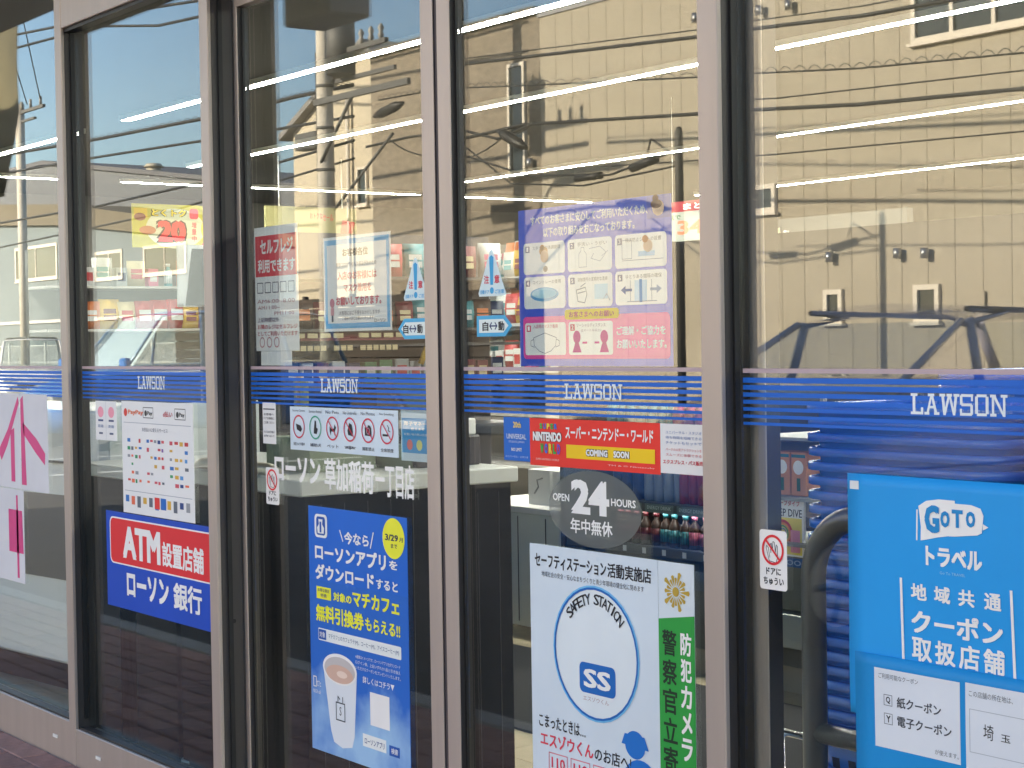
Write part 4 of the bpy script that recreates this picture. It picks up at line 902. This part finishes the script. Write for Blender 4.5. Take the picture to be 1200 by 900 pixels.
# ------------------------------------------------------------------ rear gondola (parallel to the glass) and end wall shelves
C_ = [('packet', 'red', 'white'), ('packet', 'white', 'teal'), ('packet', 'orange', 'white'), ('packet', 'cream', 'red'), ('carton', 'white', 'red'), ('carton', 'pink', 'white'), ('bottle', 'teal', 'white'), ('bottle', 'white', 'orange'), ('packet', 'yellow', 'maroon'), ('carton', 'silver', 'navy')]
gd = thing('rear_goods_shelf', 'long white goods shelf with many packets behind the right sliding door', 'shelf')
box('back_panel', mat('shelf_cream', (.12, .12, .11), .6), -11.6, -6.6, 5.45, 5.5, 0, 2.0, gd)
for z in (.45, .8, 1.10, 1.42, 1.74): box('shelf_board', GREYM, -11.6, -6.6, 5.05, 5.45, z-.02, z, gd)
for i, z in enumerate((1.10, 1.42, 1.74)):
    nmz = ('on the lower board', 'on the middle board', 'on the top board')[i]+' of the rear goods shelf'
    goods_row(-10.6, -9.3, z, 5.13, C_, .115, 0, nmz, 1.25, 'x'); goods_row(-8.3, -7.2, z, 5.13, C_, .115, 0, nmz, 1.25, 'x'); goods_row(-10.6, -9.4, z, 5.25, C_, .12, 0, nmz, 1.55, 'x')
ew = thing('end_wall_shelf', 'tall goods shelf along the far end wall of the shop', 'shelf')
box('back_panel', MATS['shelf_cream'], -13.95, -13.9, 3.2, 8.0, 0, 2.1, ew)
for z in (.4, .75, 1.1, 1.45, 1.80): box('shelf_board', GREYM, -13.9, -13.5, 3.2, 8.0, z-.02, z, ew)
for i, z in enumerate((1.1, 1.45, 1.80)):
    if i == 0: continue
    goods_row(3.45, 5.2, z, -13.6, C_, .14, PI/2, ('on the lower board', 'on the middle board', 'on the top board')[i]+' of the end wall shelf', 1.45)
# hanging boards
s = Sheet('hanging_sale_banner', 'yellow hanging banner with big red 20 seen through the second window', 'banner', 3.27, 3.93, 2.025, 2.345, -12.0, ink('#8c8620'), .01, facing='x')
s.ell('white_burst', .52, .55, .36, '#9a9c84', 1, ry=.46); s.text('とくトク', .22, .10, .66, .29, '#3a3418', 3, .09); s.text('とくトク', .235, .115, .645, .275, '#c8b020', 5, .03)
s.text('20', .28, .34, .66, .90, '#3a1010', 2, .10); s.text('20', .30, .37, .64, .87, '#b01820', 5, .055)
s.rrect('red_badge', .69, .08, .80, .32, '#c83c44', 2, .02); s.vtext('増量中', .745, .38, .85, .06, '#c83c44', 2, .02); s.ell('gold_medal', .92, .55, .09, '#b89c28', 2, ry=.26); s.ell('brown_patch', .09, .30, .07, '#6a3c24', 3, ry=.09); s.rect('yellow_patch', .02, .10, .18, .32, '#a88c14', 2); s.ell('orange_patch', .18, .60, .10, '#8c5434', 2, ry=.10); s.rect('red_strip', .84, .88, 1, .97, '#c84c5c', 3)
s = Sheet('hanging_yellow_board', 'pale yellow board hanging from the ceiling above the self checkout notice', 'board', 4.36, 5.17, 1.95, 2.365, -12.0, mat('yellow_board', (.26, .24, .11), .6), .02, facing='x')
s.text('おトクな', .48, .10, .62, .22, '#7a4030', 2, .03); s.text('セール', .62, .12, .74, .25, '#b04030', 2, .03); s.poly('red_tag', [(.84, .22), (.98, .26), (.90, .85), (.78, .82)], '#b43838', 2)
for y in (4.5, 5.05): MB().tube([(-12.0, y, 2.365), (-12.0, y, 2.75)], .004, 6).build('hanger', WHITE, s.root, loc=(0, 0, 0)).matrix_parent_inverse = s.root.matrix_world.inverted() if False else Matrix.Translation((12.0, 0, 0))
for ch in list(s.root.children):
    if ch.name.startswith('hanger'): bpy.data.objects.remove(ch)
for u in (.12, .68): MB().tube([(u, 0, .415), (u, 0, .80)], .004, 6).build('hanger', WHITE, s.root)
s = Sheet('hanging_price_board', 'red and white hanging price board seen right of the large blue poster', 'board', -8.14, -7.45, 1.88, 2.118, 5.0, ink('#8c908a'), .01)
s.rect('red_header', 0, 0, 1, .26, '#86202c', 1); s.text('まとめ買い', .28, .06, .95, .22, '#e4dcd8', 2, .03); s.text('2点で', .03, .32, .25, .45, '#36603c', 2, .02); s.text('340', .20, .48, .72, .84, '#d86c50', 2, .03)
for u in (.1, .6): MB().tube([(u, 0, .238), (u, 0, .87)], .0018, 6).build('hanger', WHITE, s.root)
s = Sheet('round_price_sign', 'round red sale sign on the rear goods shelf edge', 'sign', -7.93, -7.70, 1.50, 1.74, 5.03, base=None); s.ell('red_disc', .5, .5, .5, '#a83438', 1); s.text('%', .3, .3, .7, .7, '#d8c8a0', 2, .03)
s = Sheet('model_poster', 'poster of a dark haired woman beside the wide bronze mullion', 'poster', 1.00, 1.25, 1.45, 1.70, -6.5, PAPER, .01, facing='x')
s.poly('printed_hair', [(.25, .06), (.98, .06), (.98, .55), (.55, .5), (.52, .98), (.12, .98)], '#241c1c', 1); s.ell('printed_face', .75, .55, .18, '#b07c68', 2, ry=.20); s.rect('printed_collar', .6, .78, .98, .98, '#b8c0c8', 2)
MB().box(.1, .14, .001, .02, -1.45, 0).build('poster_stand', GREYM, s.root)
# low goods table in pane 2 and white machine in pane 1
wm = thing('white_machine', 'white copier cabinet behind the pink lettered sheets', 'machine', (-6.62, .42, 0), .13)
MB().box(-.9, .60, -.02, .58, .10, 1.06, bev=.01).build('cabinet', mat('machine_white', (.90, .92, .93), .35), wm)
MB().box(.605, .68, -.06, .60, .02, 1.08, bev=.006).build('end_panel', mat('machine_panel', (.55, .60, .62), .35), wm)
MB().box(-.9, .60, -.025, -.021, .42, .74).build('taupe_panel', mat('taupe', (.23, .20, .18), .5), wm)
MB().box(-.9, .60, -.03, -.0205, .86, .868).build('seam', SHADOWSIDE, wm); MB().box(.53, .575, -.05, -.02, .30, .38, bev=.004).build('latch', GREYM, wm); MB().box(-.88, .58, .0, .56, .0, .10).build('base', BLACK, wm)
MB().box(.70, .78, -.075, -.02, .84, .885, bev=.006).build('handle', mat('machine_dark', (.1, .1, .11), .4), wm)
wl = thing('white_cupboard', 'narrow white cupboard edge standing behind the second window', 'cupboard', (-5.46, .27, 0)); MB().box(0, .13, 0, .5, 0, .72, bev=.004).build('body', mat('machine_white', (1, 1, 1)), wl); MB().box(.112, .40, .05, .5, 0, .70).build('brown_side', mat('brown_laminate', (.035, .018, .014), .4), wl)
gp = thing('green_plant_box', 'yellow green banner pole behind the payment logo sheet', 'banner', (-4.85, .62, 0)); MB().tube([(0, 0, 0), (0, 0, 1.2)], .012, 10).build('pole', pcol['yellow'], gp); MB().box(-.03, .05, -.004, .004, .85, 1.18).build('cloth', mat('olive_cloth', (.28, .28, .06), .8), gp); MB().cyl(0, 0, 0, .03, .10).build('base', BLACK, gp)

# ================================================================== ACROSS THE STREET (seen mirrored in the glass)
# corrugated wall building
r1 = thing('warehouse_building', 'beige metal clad building with narrow vertical panels across the street', 'building')
clad = mat('beige_cladding', (.375, .33, .25), .6, var=.10, vscale=.9)
clad2 = mat('beige_cladding_b', (.36, .315, .24), .6, var=.05, vscale=.8)
def rz_(x): return 6.83+(-22.4-x)*.02
pn = None
xx = -24.10; k = 0
while xx < 14:
    mb = MB().box(0, .445, -.10, 0, 0, 6.95, bev=.004)
    if pn is None: o = pn = mb.build('wall_panel', clad, r1)
    else:
        o = pn.copy(); COL.objects.link(o); o.parent = r1
    o.location = (xx, -16.0, -.12); xx += .45; k += 1
box('wall_core', clad2, -24.1, 14, -28, -16.010, -.12, 6.80, r1); box('parapet_cap', mat('cap_metal', (.3, .3, .31), .4), -24.13, 14.05, -28, -15.97, 6.831, 6.93, r1)
wfr = mat('window_frame_white', (.68, .62, .52), .5); wgl = mat('dark_window_glass', (.03, .035, .03), .06, spec=.8)
def window(par, x0, x1, z0, z1, y=-16.0, mull=0, fw=.07, gm=wgl):
    f = MB().box(x0, x1, y+.001, y+.06, z0, z0+fw).box(x0, x1, y+.001, y+.06, z1-fw, z1).box(x0, x0+fw, y+.001, y+.06, z0+fw, z1-fw).box(x1-fw, x1, y+.001, y+.06, z0+fw, z1-fw)
    for i in range(mull):
        xm = x0+(x1-x0)*(i+1)/(mull+1); f.box(xm-.03, xm+.03, y+.002, y+.055, z0+fw, z1-fw)
    o = f.build('window', wfr, par); MB().box(x0+fw, x1-fw, y+.002, y+.02, z0+fw, z1-fw).build('pane', gm, o); MB().box(x0-.04, x1+.04, y+.001, y+.10, z0-.04, z0).build('window_sill', wfr, o)
    return o
window(r1, -17.40, -17.05, 1.49, 1.96); window(r1, -15.77, -15.34, 1.47, 1.97); window(r1, -18.78, -18.33, 3.12, 3.53); window(r1, -15.76, -12.4, 5.15, 6.1, mull=4)
for x, z in ((-18.55, 6.045), (-17.96, 6.02), (-16.0, 2.40), (-15.53, 2.38), (-17.23, 2.41), (-20.05, 6.18)):
    MB().cyl(x, -15.90, z-.07, z+.07, .055, 12).build('wall_vent', STEEL, r1)
MB().box(-14.85, -14.60, -15.999, -15.95, 1.60, 1.85).build('meter_box', clad2, r1)
# textured house (r2)
tx = mat('stone_siding', (.22, .185, .14), .85, var=.25, vscale=5, bump=.7, bscale=9, stretch=(1, 1, 2.2))
r2 = thing('stone_clad_house', 'brown stone textured house with tall narrow windows across the street', 'house')
box('wall', tx, -29.62, -24.13, -26, -16.02, -.12, 6.93, r2); box('eaves', mat('eaves_brown', (.10, .085, .07), .6), -29.75, -24.1, -26.1, -15.85, 6.932, 7.02, r2)
window(r2, -27.60, -27.28, 4.35, 6.2, y=-16.02, fw=.05); window(r2, -25.02, -24.52, 4.2, 6.15, y=-16.02, fw=.06)
MB().box(-25.0, -24.5, -15.99, -15.95, 5.45, 5.52).build('window_bar', wfr, r2)
MB().cyl(-24.34, -15.93, 4.31, 4.45, .06, 12).build('wall_vent', STEEL, r2)
# cream gabled house (r4)
cream = mat('cream_render', (.50, .44, .33), .8, var=.06, vscale=1)
r4 = thing('cream_gable_house', 'cream rendered gable house behind the concrete utility pole', 'house')
MB().prism([(-34.5, -.12), (-31.0, -.12), (-31.0, 7.25), (-31.3, 7.48), (-34.5, 6.0)], 'y', -24, -17.0).build('wall', cream, r4)
MB().prism([(-34.8, 5.86), (-31.3, 7.50), (-30.8, 7.15), (-30.8, 7.25), (-31.3, 7.62), (-34.8, 6.0)], 'y', -24.2, -16.8).build('roof', mat('roof_grey', (.20, .19, .18), .6), r4)
MB().cyl(-32.0, -16.9, -.12, 6.6, .045, 10).build('downpipe', wfr, r4)
window(r4, -31.75, -31.35, 4.2, 5.0, y=-17.0, fw=.05)
dfn = thing('added_dark_fence', 'dark brown board fence in front of the cream and stone clad houses', 'fence')  # fence added to keep the low part of the reflection dark
dfm = mat('dark_stained_wood', (.035, .026, .018), .75, var=.3, vscale=2, stretch=(.3, 1, 6)); b0 = None
for q in range(11):
    if b0 is None: o = b0 = MB().box(-37.5, -24.2, -15.62, -15.59, 0, .185, bev=.004).build('fence_board', dfm, dfn)
    else: o = b0.copy(); COL.objects.link(o); o.parent = dfn
    o.location = (0, 0, .05+.2*q)
for q in range(8): box('fence_post', dfm, -37.4+1.87*q, -37.3+1.87*q, -15.72, -15.625, -.12, 2.3, dfn)
# grey hall and low building, far left
hall = thing('grey_hall', 'large pale grey hall with roof ventilators far down the street', 'building')
blu = mat('blue_grey_siding', (.15, .185, .20), .7, var=.06, vscale=.4)
MB().prism([(-120, -.12), (-59, -.12), (-59, 7.1), (-92, 11.3), (-120, 11.3)], 'y', -60, -34).build('wall', mat('hall_grey', (.13, .14, .155), .7), hall)
MB().prism([(-120, 11.32), (-92, 11.32), (-58.7, 7.1), (-58.7, 7.3), (-92, 11.55), (-120, 11.55)], 'y', -60.3, -33.8).build('roof', mat('hall_roof', (.10, .10, .11), .6), hall)
for x, z in ((-79.6, 9.85), (-90.0, 11.2)):
    v_ = MB().cyl(x, -34.6, z-.3, z+.25, .36, 16).build('roof_ventilator', mat('vent_cream', (.42, .38, .30), .6), hall); MB().cyl(x, -34.6, z+.25, z+.42, .5, 16, r1=.35).build('ventilator_cap', MATS['vent_cream'], v_)
low = thing('blue_grey_low_building', 'low blue grey building with brown roof edge and white framed windows', 'building')
MB().prism([(-110, -.12), (-56, -.12), (-56, 4.8), (-79, 7.1), (-110, 9.0)], 'y', -33.4, -30).build('wall', blu, low)
MB().prism([(-110.3, 9.02), (-79, 7.12), (-55.7, 4.8), (-55.7, 5.2), (-79, 8.1), (-110.3, 10.3)], 'y', -33.5, -29.7).build('roof_edge', mat('roof_edge_brown', (.13, .11, .075), .7), low)
for x0, x1 in ((-86, -80.5), (-76, -73), (-70.8, -66.6), (-64, -61)): window(low, x0, x1, 4.7 if x0 < -80 else (4.4 if x0 < -70 else 3.9), 6.4 if x0 < -80 else (5.7 if x0 < -70 else 4.9), y=-30, mull=1, fw=.14, gm=mat('curtained_glass', (.16, .16, .12), .2))
box('band', mat('sill_white', (.5, .5, .48), .6), -110, -56, -29.99, -29.90, 2.6, 2.75, low)
# white mesh fence
fn = thing('white_mesh_fence', 'white mesh fence along the far side of the street', 'fence')
fw_ = mat('fence_white', (.7, .7, .68), .5); post0 = None
for k in range(16):
    x = -90+2.2*k
    if post0 is None: post0 = o = MB().box(-.05, .05, -.05, .05, -.12, 1.62).build('fence_post', fw_, fn)
    else: o = post0.copy(); COL.objects.link(o); o.parent = fn
    o.location = (x, -27, 0)
m_ = MB()
for k in range(300): m_.box(-90+.11*k, -89.975+.11*k, -27.01, -26.99, .02, 1.5)
for z in (.05, .75, 1.48): m_.box(-90, -57, -27.02, -26.985, z, z+.03)
tag(m_.build('mesh_wires', fw_, fn), kind='stuff')

# ------------------------------------------------------------------ utility poles and cables
conc = mat('pole_concrete', (.50, .46, .39), .8, var=.08, vscale=2); dk = mat('cable_black', (.015, .015, .016), .5); galv = mat('galvanised', (.09, .09, .088), .6, .2)
up = thing('utility_pole', 'concrete utility pole with transformer and crossarms across the street', 'pole', (-25.72, -12.7, 0))
MB().tube([(0, 0, -.12), (0, 0, 8.6)], .15, 18, radii=[.165, .125]).build('pole', conc, up)
tr_ = MB().cyl(.55, 0, 5.75, 6.85, .24, 18).build('transformer', galv, up); MB().cyl(.55, 0, 6.85, 6.92, .26, 18).build('transformer_lid', galv, tr_)
for x in (.45, .65): MB().lathe([(.02, 6.92), (.05, 6.96), (.03, 7.0), (.05, 7.04), (.02, 7.1)], x, 0, 8).build('insulator', mat('porcelain', (.22, .21, .19), .4), tr_)
MB().box(-.2, 1.95, -.05, .03, 6.08, 6.16).build('upper_crossarm', galv, up)
for x in (1.2, 1.5, 1.8): MB().lathe([(.03, 6.16), (.055, 6.22), (.03, 6.27), (.055, 6.33), (.02, 6.4)], x, 0, 8).build('insulator', MATS['porcelain'], up)
MB().box(-.1, 2.0, -.16, -.10, 5.66, 5.73).build('lower_crossarm', galv, up); MB().box(-.1, 2.8, .10, .17, 5.30, 5.40).build('long_crossarm', galv, up)
MB().tube([(1.1, .13, 5.33), (.05, .12, 4.35)], .03, 8).build('arm_brace', galv, up); MB().tube([(2.1, 0, 4.62), (.25, 0, 3.55)], .025, 8).build('stay_rod', galv, up)
MB().box(-.85, -.14, -.12, .12, 4.62, 4.90, bev=.02).build('control_box', galv, up)
for z in (4.2, 4.9, 5.6, 6.6): MB().cyl(0, 0, z, z+.05, .155, 18).build('steel_band', galv, up)
MB().tube([(-.16, .05, 1.4), (-.16, .05, 6.2)], .03, 8).build('cable_conduit', dk, up)
up2 = thing('slim_dark_pole', 'slim dark pole with round top carrying a junction closure', 'pole', (-17.2, -13.0, 0))
MB().tube([(0, 0, -.12), (0, 0, 3.98), (0, 0, 4.05)], .08, 14, radii=[.06, .055, .03]).build('pole', mat('dark_pole', (.045, .043, .036), .6), up2); MB().tube([(-.95, 0, 3.60), (-.45, 0, 3.68)], .06, 10).build('closure', dk, up2); MB().tube([(-2.15, 0, 3.56), (-1.6, 0, 3.56)], .05, 10).build('closure', dk, up2)
MB().tube([(-.1, 0, 3.7), (-.55, 0, 3.95), (-.62, 0, 3.78)], .015, 6).build('bracket', dk, up2)
def cable(label, pts, r=.012, sag=.0, y=-13.0, coil=False, group=None, wob=0):
    mb = MB(); P_ = []
    for (x0, z0), (x1, z1) in zip(pts[:-1], pts[1:]):
        n_ = max(4, int(abs(x1-x0)/.9))
        for k in range(n_):
            a = k/n_; P_.append((x0+(x1-x0)*a, y+wob*math.sin(k*1.7), z0+(z1-z0)*a-sag*4*a*(1-a)))
    P_.append((pts[-1][0], y, pts[-1][1]))
    mb.tube(P_, r, 6); o = mb.build('overhead_cable', dk); tag(o, label, 'cable', group)
    if coil:
        cb = MB(); L = abs(P_[-1][0]-P_[0][0]); nn = int(L/.30)
        Q = []
        for k in range(nn*5):
            t0 = k/(nn*5)*(len(P_)-1); i = int(t0); a = t0-i; p = Vector(P_[i]).lerp(Vector(P_[min(i+1, len(P_)-1)]), a)
            Q.append((p.x, p.y+.02*math.cos(k*2*PI/5), p.z+.035+.035*math.sin(k*2*PI/5)))
        cb.tube(Q, .006, 5).build('spiral_hanger', dk, o)
    return o
CB = 'overhead cables across the street'
cable('thickest upper cable running right from the pole arm', [(-23.2, 5.60), (-20.5, 5.41), (-16.5, 5.13), (-13.9, 4.95), (-6, 4.75), (8, 5.4)], .026)
cable('thin cable just above the thickest upper cable', [(-23.2, 5.68), (-20.5, 5.50), (-16.5, 5.22), (-13.9, 5.06), (-6, 4.9), (8, 5.6)], .009)
cable('looped spiral hanger cable in the middle of the beige wall', [(-24.5, 5.27), (-22.6, 5.22), (-20.5, 5.0), (-16.5, 4.61), (-13.97, 4.36), (-11.6, 4.21), (-4, 4.1), (8, 4.8)], .012, coil=True)
cable('thick lower cable across the beige wall', [(-22.0, 4.40), (-20.56, 4.445), (-16.5, 4.15), (-13.98, 3.95), (-11.6, 3.84), (-4, 3.8), (8, 4.5)], .026)
cable('thin wire between the middle and lower cables', [(-16.6, 4.30), (-15.3, 4.18), (-11.6, 4.03), (8, 4.2)], .010)
cable('lowest thin wire across the beige wall', [(-18.8, 3.68), (-15.36, 3.51), (-11.6, 3.40), (8, 3.5)], .010)
cable('drooping service drop to the slim dark pole', [(-22.1, 4.15), (-20.5, 3.70), (-18.6, 3.55), (-17.25, 3.75)], .016)
cable('second drooping service wire to the slim dark pole', [(-22.1, 4.30), (-20.9, 3.62), (-19.2, 3.45), (-17.25, 3.55)], .014)
cable('sagging bundle between the window and the thick lower cable', [(-24.9, 4.55), (-23.6, 4.58), (-22.0, 4.50), (-21.2, 4.30), (-20.3, 4.44)], .022)
cable('small loop of wire under the bundle beside the pole', [(-24.2, 4.6), (-23.2, 4.25), (-22.0, 4.1), (-21.0, 4.35), (-20.4, 4.42)], .012, sag=.05)
for x0, z0, x1, z1, l in ((-24.64, 5.02, -23.77, 5.14, 'black cable closure just right of the concrete pole'), (-22.98, 4.58, -22.05, 4.50, 'black cable closure over the tall narrow window'), (-21.2, 4.42, -20.5, 4.10, 'slanted black closure beside the stone house window')):
    tag(MB().tube([(x0, -13, z0), ((x0*3+x1)/4, -13, (z0*3+z1)/4), ((x0+x1*3)/4, -13, (z0+z1*3)/4), (x1, -13, z1)], .07, 10, radii=[.03, .08, .08, .03]).build('cable_closure', dk), l, 'cable closure')
cable('uppermost cable against the sky in the second window', [(-60, 9.3), (-35.5, 8.15), (-32.5, 7.70), (-30.3, 7.57), (-25.3, 7.4)], .03, coil=False)
cable('cable crossing the top corner of the second window', [(-60, 10.2), (-33.1, 8.13), (-30.7, 7.90), (-25.3, 7.9)], .03)
cable('spiral wrapped cable in the middle of the sky', [(-60, 6.6), (-35.6, 5.77), (-30.3, 5.64), (-27.3, 5.66), (-25.3, 5.62)], .035, coil=True)
cable('lower thin cable in the sky above the grey hall', [(-60, 6.0), (-35.6, 5.39), (-30.3, 5.22), (-25.3, 5.1)], .028)
cable('low cable passing in front of the grey hall roof', [(-60, 4.4), (-35.6, 4.35), (-30.3, 4.45), (-25.3, 4.7)], .025)
cable('lowest cable left of the concrete pole', [(-45, 3.7), (-32, 4.0), (-25.3, 4.4)], .02)
# distant pole top with crossarm
dp = thing('distant_pole', 'distant pole top with crossarm and thin wires at the far left', 'pole', (-58.6, -20, 0))
MB().tube([(0, 0, -.12), (0, 0, 9.7)], .16, 10).build('pole', conc, dp); MB().box(-.9, 2.2, -.05, .05, 9.35, 9.45).build('crossarm', galv, dp); MB().box(-.5, 1.4, -.05, .05, 9.05, 9.12).build('crossarm', galv, dp)
for x in (.2, 1.0, 1.9): MB().cyl(x, 0, 9.45, 9.75, .05, 8).build('insulator', MATS['porcelain'], dp)
for x, dx in ((-.2, 1.3), (.7, 1.6), (1.9, 2.6)): MB().tube([(x, 0, 9.6), (x+dx, 2, 14.0)], .02, 5).build('wire', dk, dp)
# nobori style banner hung under the canopy
nb = thing('olive_hanging_banner', 'olive brown vertical banner mirrored at the upper left corner', 'banner', (-10.98, -1.75, 0)); MB().tube([(-.02, 0, -.12), (-.02, 0, 4.6)], .02, 10).build('pole', WHITE, nb)
cl_ = MB(); vs = []; NZ = 16
for lay in (0, .004):
    for j in range(NZ+1):
        z = 2.25+j*.16; w_ = .62 if z > 2.7 else .62*(z-2.0)/.7
        for i in range(5): vs.append((w_*i/4, .03*math.sin(i*1.4+j*.5)+lay, z))
n5 = (NZ+1)*5; fs = []
for j in range(NZ):
    for i in range(4): a = j*5+i; fs += [(a, a+1, a+6, a+5), (a+n5+5, a+n5+6, a+n5+1, a+n5)]
cl_.add(vs, fs, 0, True).build('cloth', mat('olive_banner_cloth', (.085, .075, .04), .8, var=.3, vscale=3), nb)
# bracket lamp under canopy
bl = thing('canopy_floodlight', 'grey box floodlight under the canopy mirrored at the top centre', 'lamp', (-5.66, -1.0, 2.505)); MB().box(-.17, .17, -.10, .08, -.03, .10, bev=.01).build('lamp_body', mat('lamp_grey', (.30, .29, .28), .5), bl); MB().box(-.03, .03, -.02, .02, .10, .375).build('bracket', GREYM, bl)

# ------------------------------------------------------------------ parked cars
def make_car(name, label, paint, loc, rz, hood=1.0, roof=1.52, L=3.9, Wd=1.66, shade=False, top=None, sglass=None, mirrors=True):
    t = thing(name, label, 'car', loc, rz); h = Wd/2
    # stations from nose (+y) to tail (-y)... local: +x forward
    st = [(L/2, .45, .62, .62), (L/2-.06, .28, .74, .88), (L/2-.45, .24, .90, .96), (L/2-1.05, .24, hood, 1), (L/2-1.6, .24, hood+.04, 1), (0, .24, hood+.05, 1), (-L/2+.6, .24, hood+.06, 1), (-L/2+.1, .27, hood+.04, .96), (-L/2, .42, hood-.1, .86)]
    vs = []; 
    for x, zb, zt, k in st:
        w = h*k; ring = [(w*.80, zb), (w*.98, zb+.12), (w, (zb+zt)/2), (w*.97, zt-.10), (w*.88, zt-.015), (w*.45, zt+.02)]
        vs += [(x, y, z) for y, z in ring]+[(x, -y, z) for y, z in reversed(ring)]
    n_ = 12; fs = [(i*n_+k, i*n_+(k+1) % n_, (i+1)*n_+(k+1) % n_, (i+1)*n_+k) for i in range(len(st)-1) for k in range(n_)]
    fs += [tuple(range(n_-1, -1, -1)), tuple(range((len(st)-1)*n_, len(st)*n_))]
    MB().add(vs, fs, 0, True).build('body', paint, t)
    # greenhouse
    g = [(L/2-1.15, hood, .86, hood+.02), (L/2-1.75, roof-.08, .70, roof-.08), (L/2-2.1, roof, .68, roof), (-L/2+.75, roof, .68, roof), (-L/2+.35, roof-.08, .70, roof-.08), (-L/2+.12, hood+.02, .84, hood+.02)]
    zb = hood-.02
    def side(sg):
        pts = [(L/2-1.15, sg*h*.90, zb+.02), (L/2-1.78, sg*h*.76, roof-.06), (-L/2+.42, sg*h*.76, roof-.06), (-L/2+.12, sg*h*.89, zb+.04)]
        return pts
    A_, B_ = side(1), side(-1)
    ws = MB().add(A_+B_, [(0, 1, 2, 3), (7, 6, 5, 4)]).build('side_glass', sglass or CARGLASS, t)
    MB().add([A_[0], A_[1], B_[1], B_[0]], [(3, 2, 1, 0)]).build('windscreen', CARGLASS, t); MB().add([A_[2], A_[3], B_[3], B_[2]], [(3, 2, 1, 0)]).build('rear_window', CARGLASS, t)
    if shade: MB().add([(p[0]-.08, p[1]*.96, p[2]-.01) for p in (A_[0], A_[1], B_[1], B_[0])], [(3, 2, 1, 0)]).build('sunshade', mat('silver_sunshade', (.62, .72, .76), .5), t)
    rp = [(L/2-1.80, .76, roof-.055), (L/2-2.15, .74, roof), (0, .73, roof+.02), (-L/2+.7, .74, roof-.005), (-L/2+.38, .77, roof-.055)]
    vs = []
    for x, k, z in rp: vs += [(x, h*k, z-.03), (x, h*k*.9, z), (x, 0, z+.02), (x, -h*k*.9, z), (x, -h*k, z-.03)]
    MB().add(vs, [(i*5+k, i*5+k+1, (i+1)*5+k+1, (i+1)*5+k) for i in range(4) for k in range(4)], 0, True).build('roof', sglass or top or paint, t)
    if sglass:
        for sg in (1, -1): MB().tube([(x, sg*h*k, z-.02) for x, k, z in rp], .016, 8).build('roof_rail', top, t)
    for sg in (1, -1):
        S_ = side(sg)
        for a, b, r_ in ((S_[0], S_[1], .020), (S_[3], S_[2], .035)): MB().tube([a, b], r_, 8).build('pillar', top or paint, t)
        xm = .05; MB().tube([(xm, sg*h*.905, zb), (xm-.04, sg*h*.765, roof-.05)], .026, 8).build('pillar', top or paint, t)
        if mirrors: MB().tube([(L/2-1.0, sg*h*.93, hood+.02), (L/2-1.02, sg*(h+.03), hood+.06)], .02, 8).build('mirror_arm', FRAMED, t)
        if mirrors: MB().box(L/2-1.10, L/2-.98, sg*(h+.02), sg*(h+.20), hood+.02, hood+.16, bev=.03).build('door_mirror', paint, t)
        hl = MB().box(L/2-.28, L/2-.02, sg*h*.55, sg*h*.87, .66, .80, bev=.05).build('headlight', mat('headlight_lens', (.7, .75, .75), .08, spec=1, coat=1), t)
        MB().box(-L/2-.005, -L/2+.1, sg*h*.60, sg*h*.84, .70, .95, bev=.03).build('tail_light', mat('tail_red', (.4, .02, .02), .2), t)
        for xw in (L/2-.72, -L/2+.68):
            w = MB().tube([(xw, sg*(h-.19), .29), (xw, sg*(h-.01), .29)], .29, 24).build('wheel', mat('tyre_rubber', (.02, .02, .02), .85), t)
            MB().tube([(xw, sg*(h-.012), .29), (xw, sg*(h+.004), .29)], .19, 18).build('rim', mat('alloy', (.5, .5, .5), .3, .8), w)
            sp_ = MB()
            for q in range(5): a = 2*PI*q/5; sp_.tube([(xw, sg*(h+.006), .29), (xw+.17*math.cos(a), sg*(h+.006), .29+.17*math.sin(a))], .018, 6)
            sp_.build('spokes', mat('alloy_dark', (.2, .2, .2), .4, .8), w)
        MB().box(-.9, .95, sg*(h*.995), sg*(h*.999+.004), .78, .79).build('door_crease', SHADOWSIDE, t)
    MB().box(L/2-.10, L/2+.02, -h*.78, h*.78, .30, .50, bev=.04).build('bumper', paint, t); MB().box(L/2-.04, L/2+.015, -h*.45, h*.45, .55, .66, bev=.01).build('grille', FRAMED, t)
    MB().box(L/2+.016, L/2+.022, -.165, .165, .36, .52).build('number_plate', WHITE, t)
    return t
cblue = mat('car_paint_blue', (.02, .11, .42), .18, spec=.6, coat=1); csil = mat('car_paint_silver', (.50, .50, .54), .2, .5, coat=1); cwh = mat('car_paint_white', (.72, .72, .70), .2, coat=1)
make_car('parked_car', 'blue hatchback with pale roof parked nearest the shopfront, mirrored over the basket stacks', mat('car_paint_bright_blue', (.03, .16, .50), .18, spec=.6, coat=1), (-6.27, -4.80, -.12), PI/2, hood=1.14, roof=1.54, L=3.7, Wd=1.46, top=mat('car_sky_sheen_lilac', (.55, .52, .58), .25, .2, coat=1), sglass=FILMGLASS, mirrors=False)  # pillar and rail colour stands in for sky reflected by the coat
make_car('parked_car', 'blue car with raked windscreen mirrored in the two left windows', csil if False else mat('car_paint_bright_blue', (.03, .16, .50), .18, spec=.6, coat=1), (-23.9, -9.2, -.12), R(88), hood=1.12, roof=1.93, L=4.8, Wd=1.8, shade=True, top=mat('car_roof_pale_blue', (.30, .42, .55), .2, .2, coat=1))
make_car('parked_car', 'white car mirrored at the far left edge beside the mesh fence', cwh, (-41.0, -13.5, -.12), R(20), hood=1.0, roof=1.7)

finish_texts()
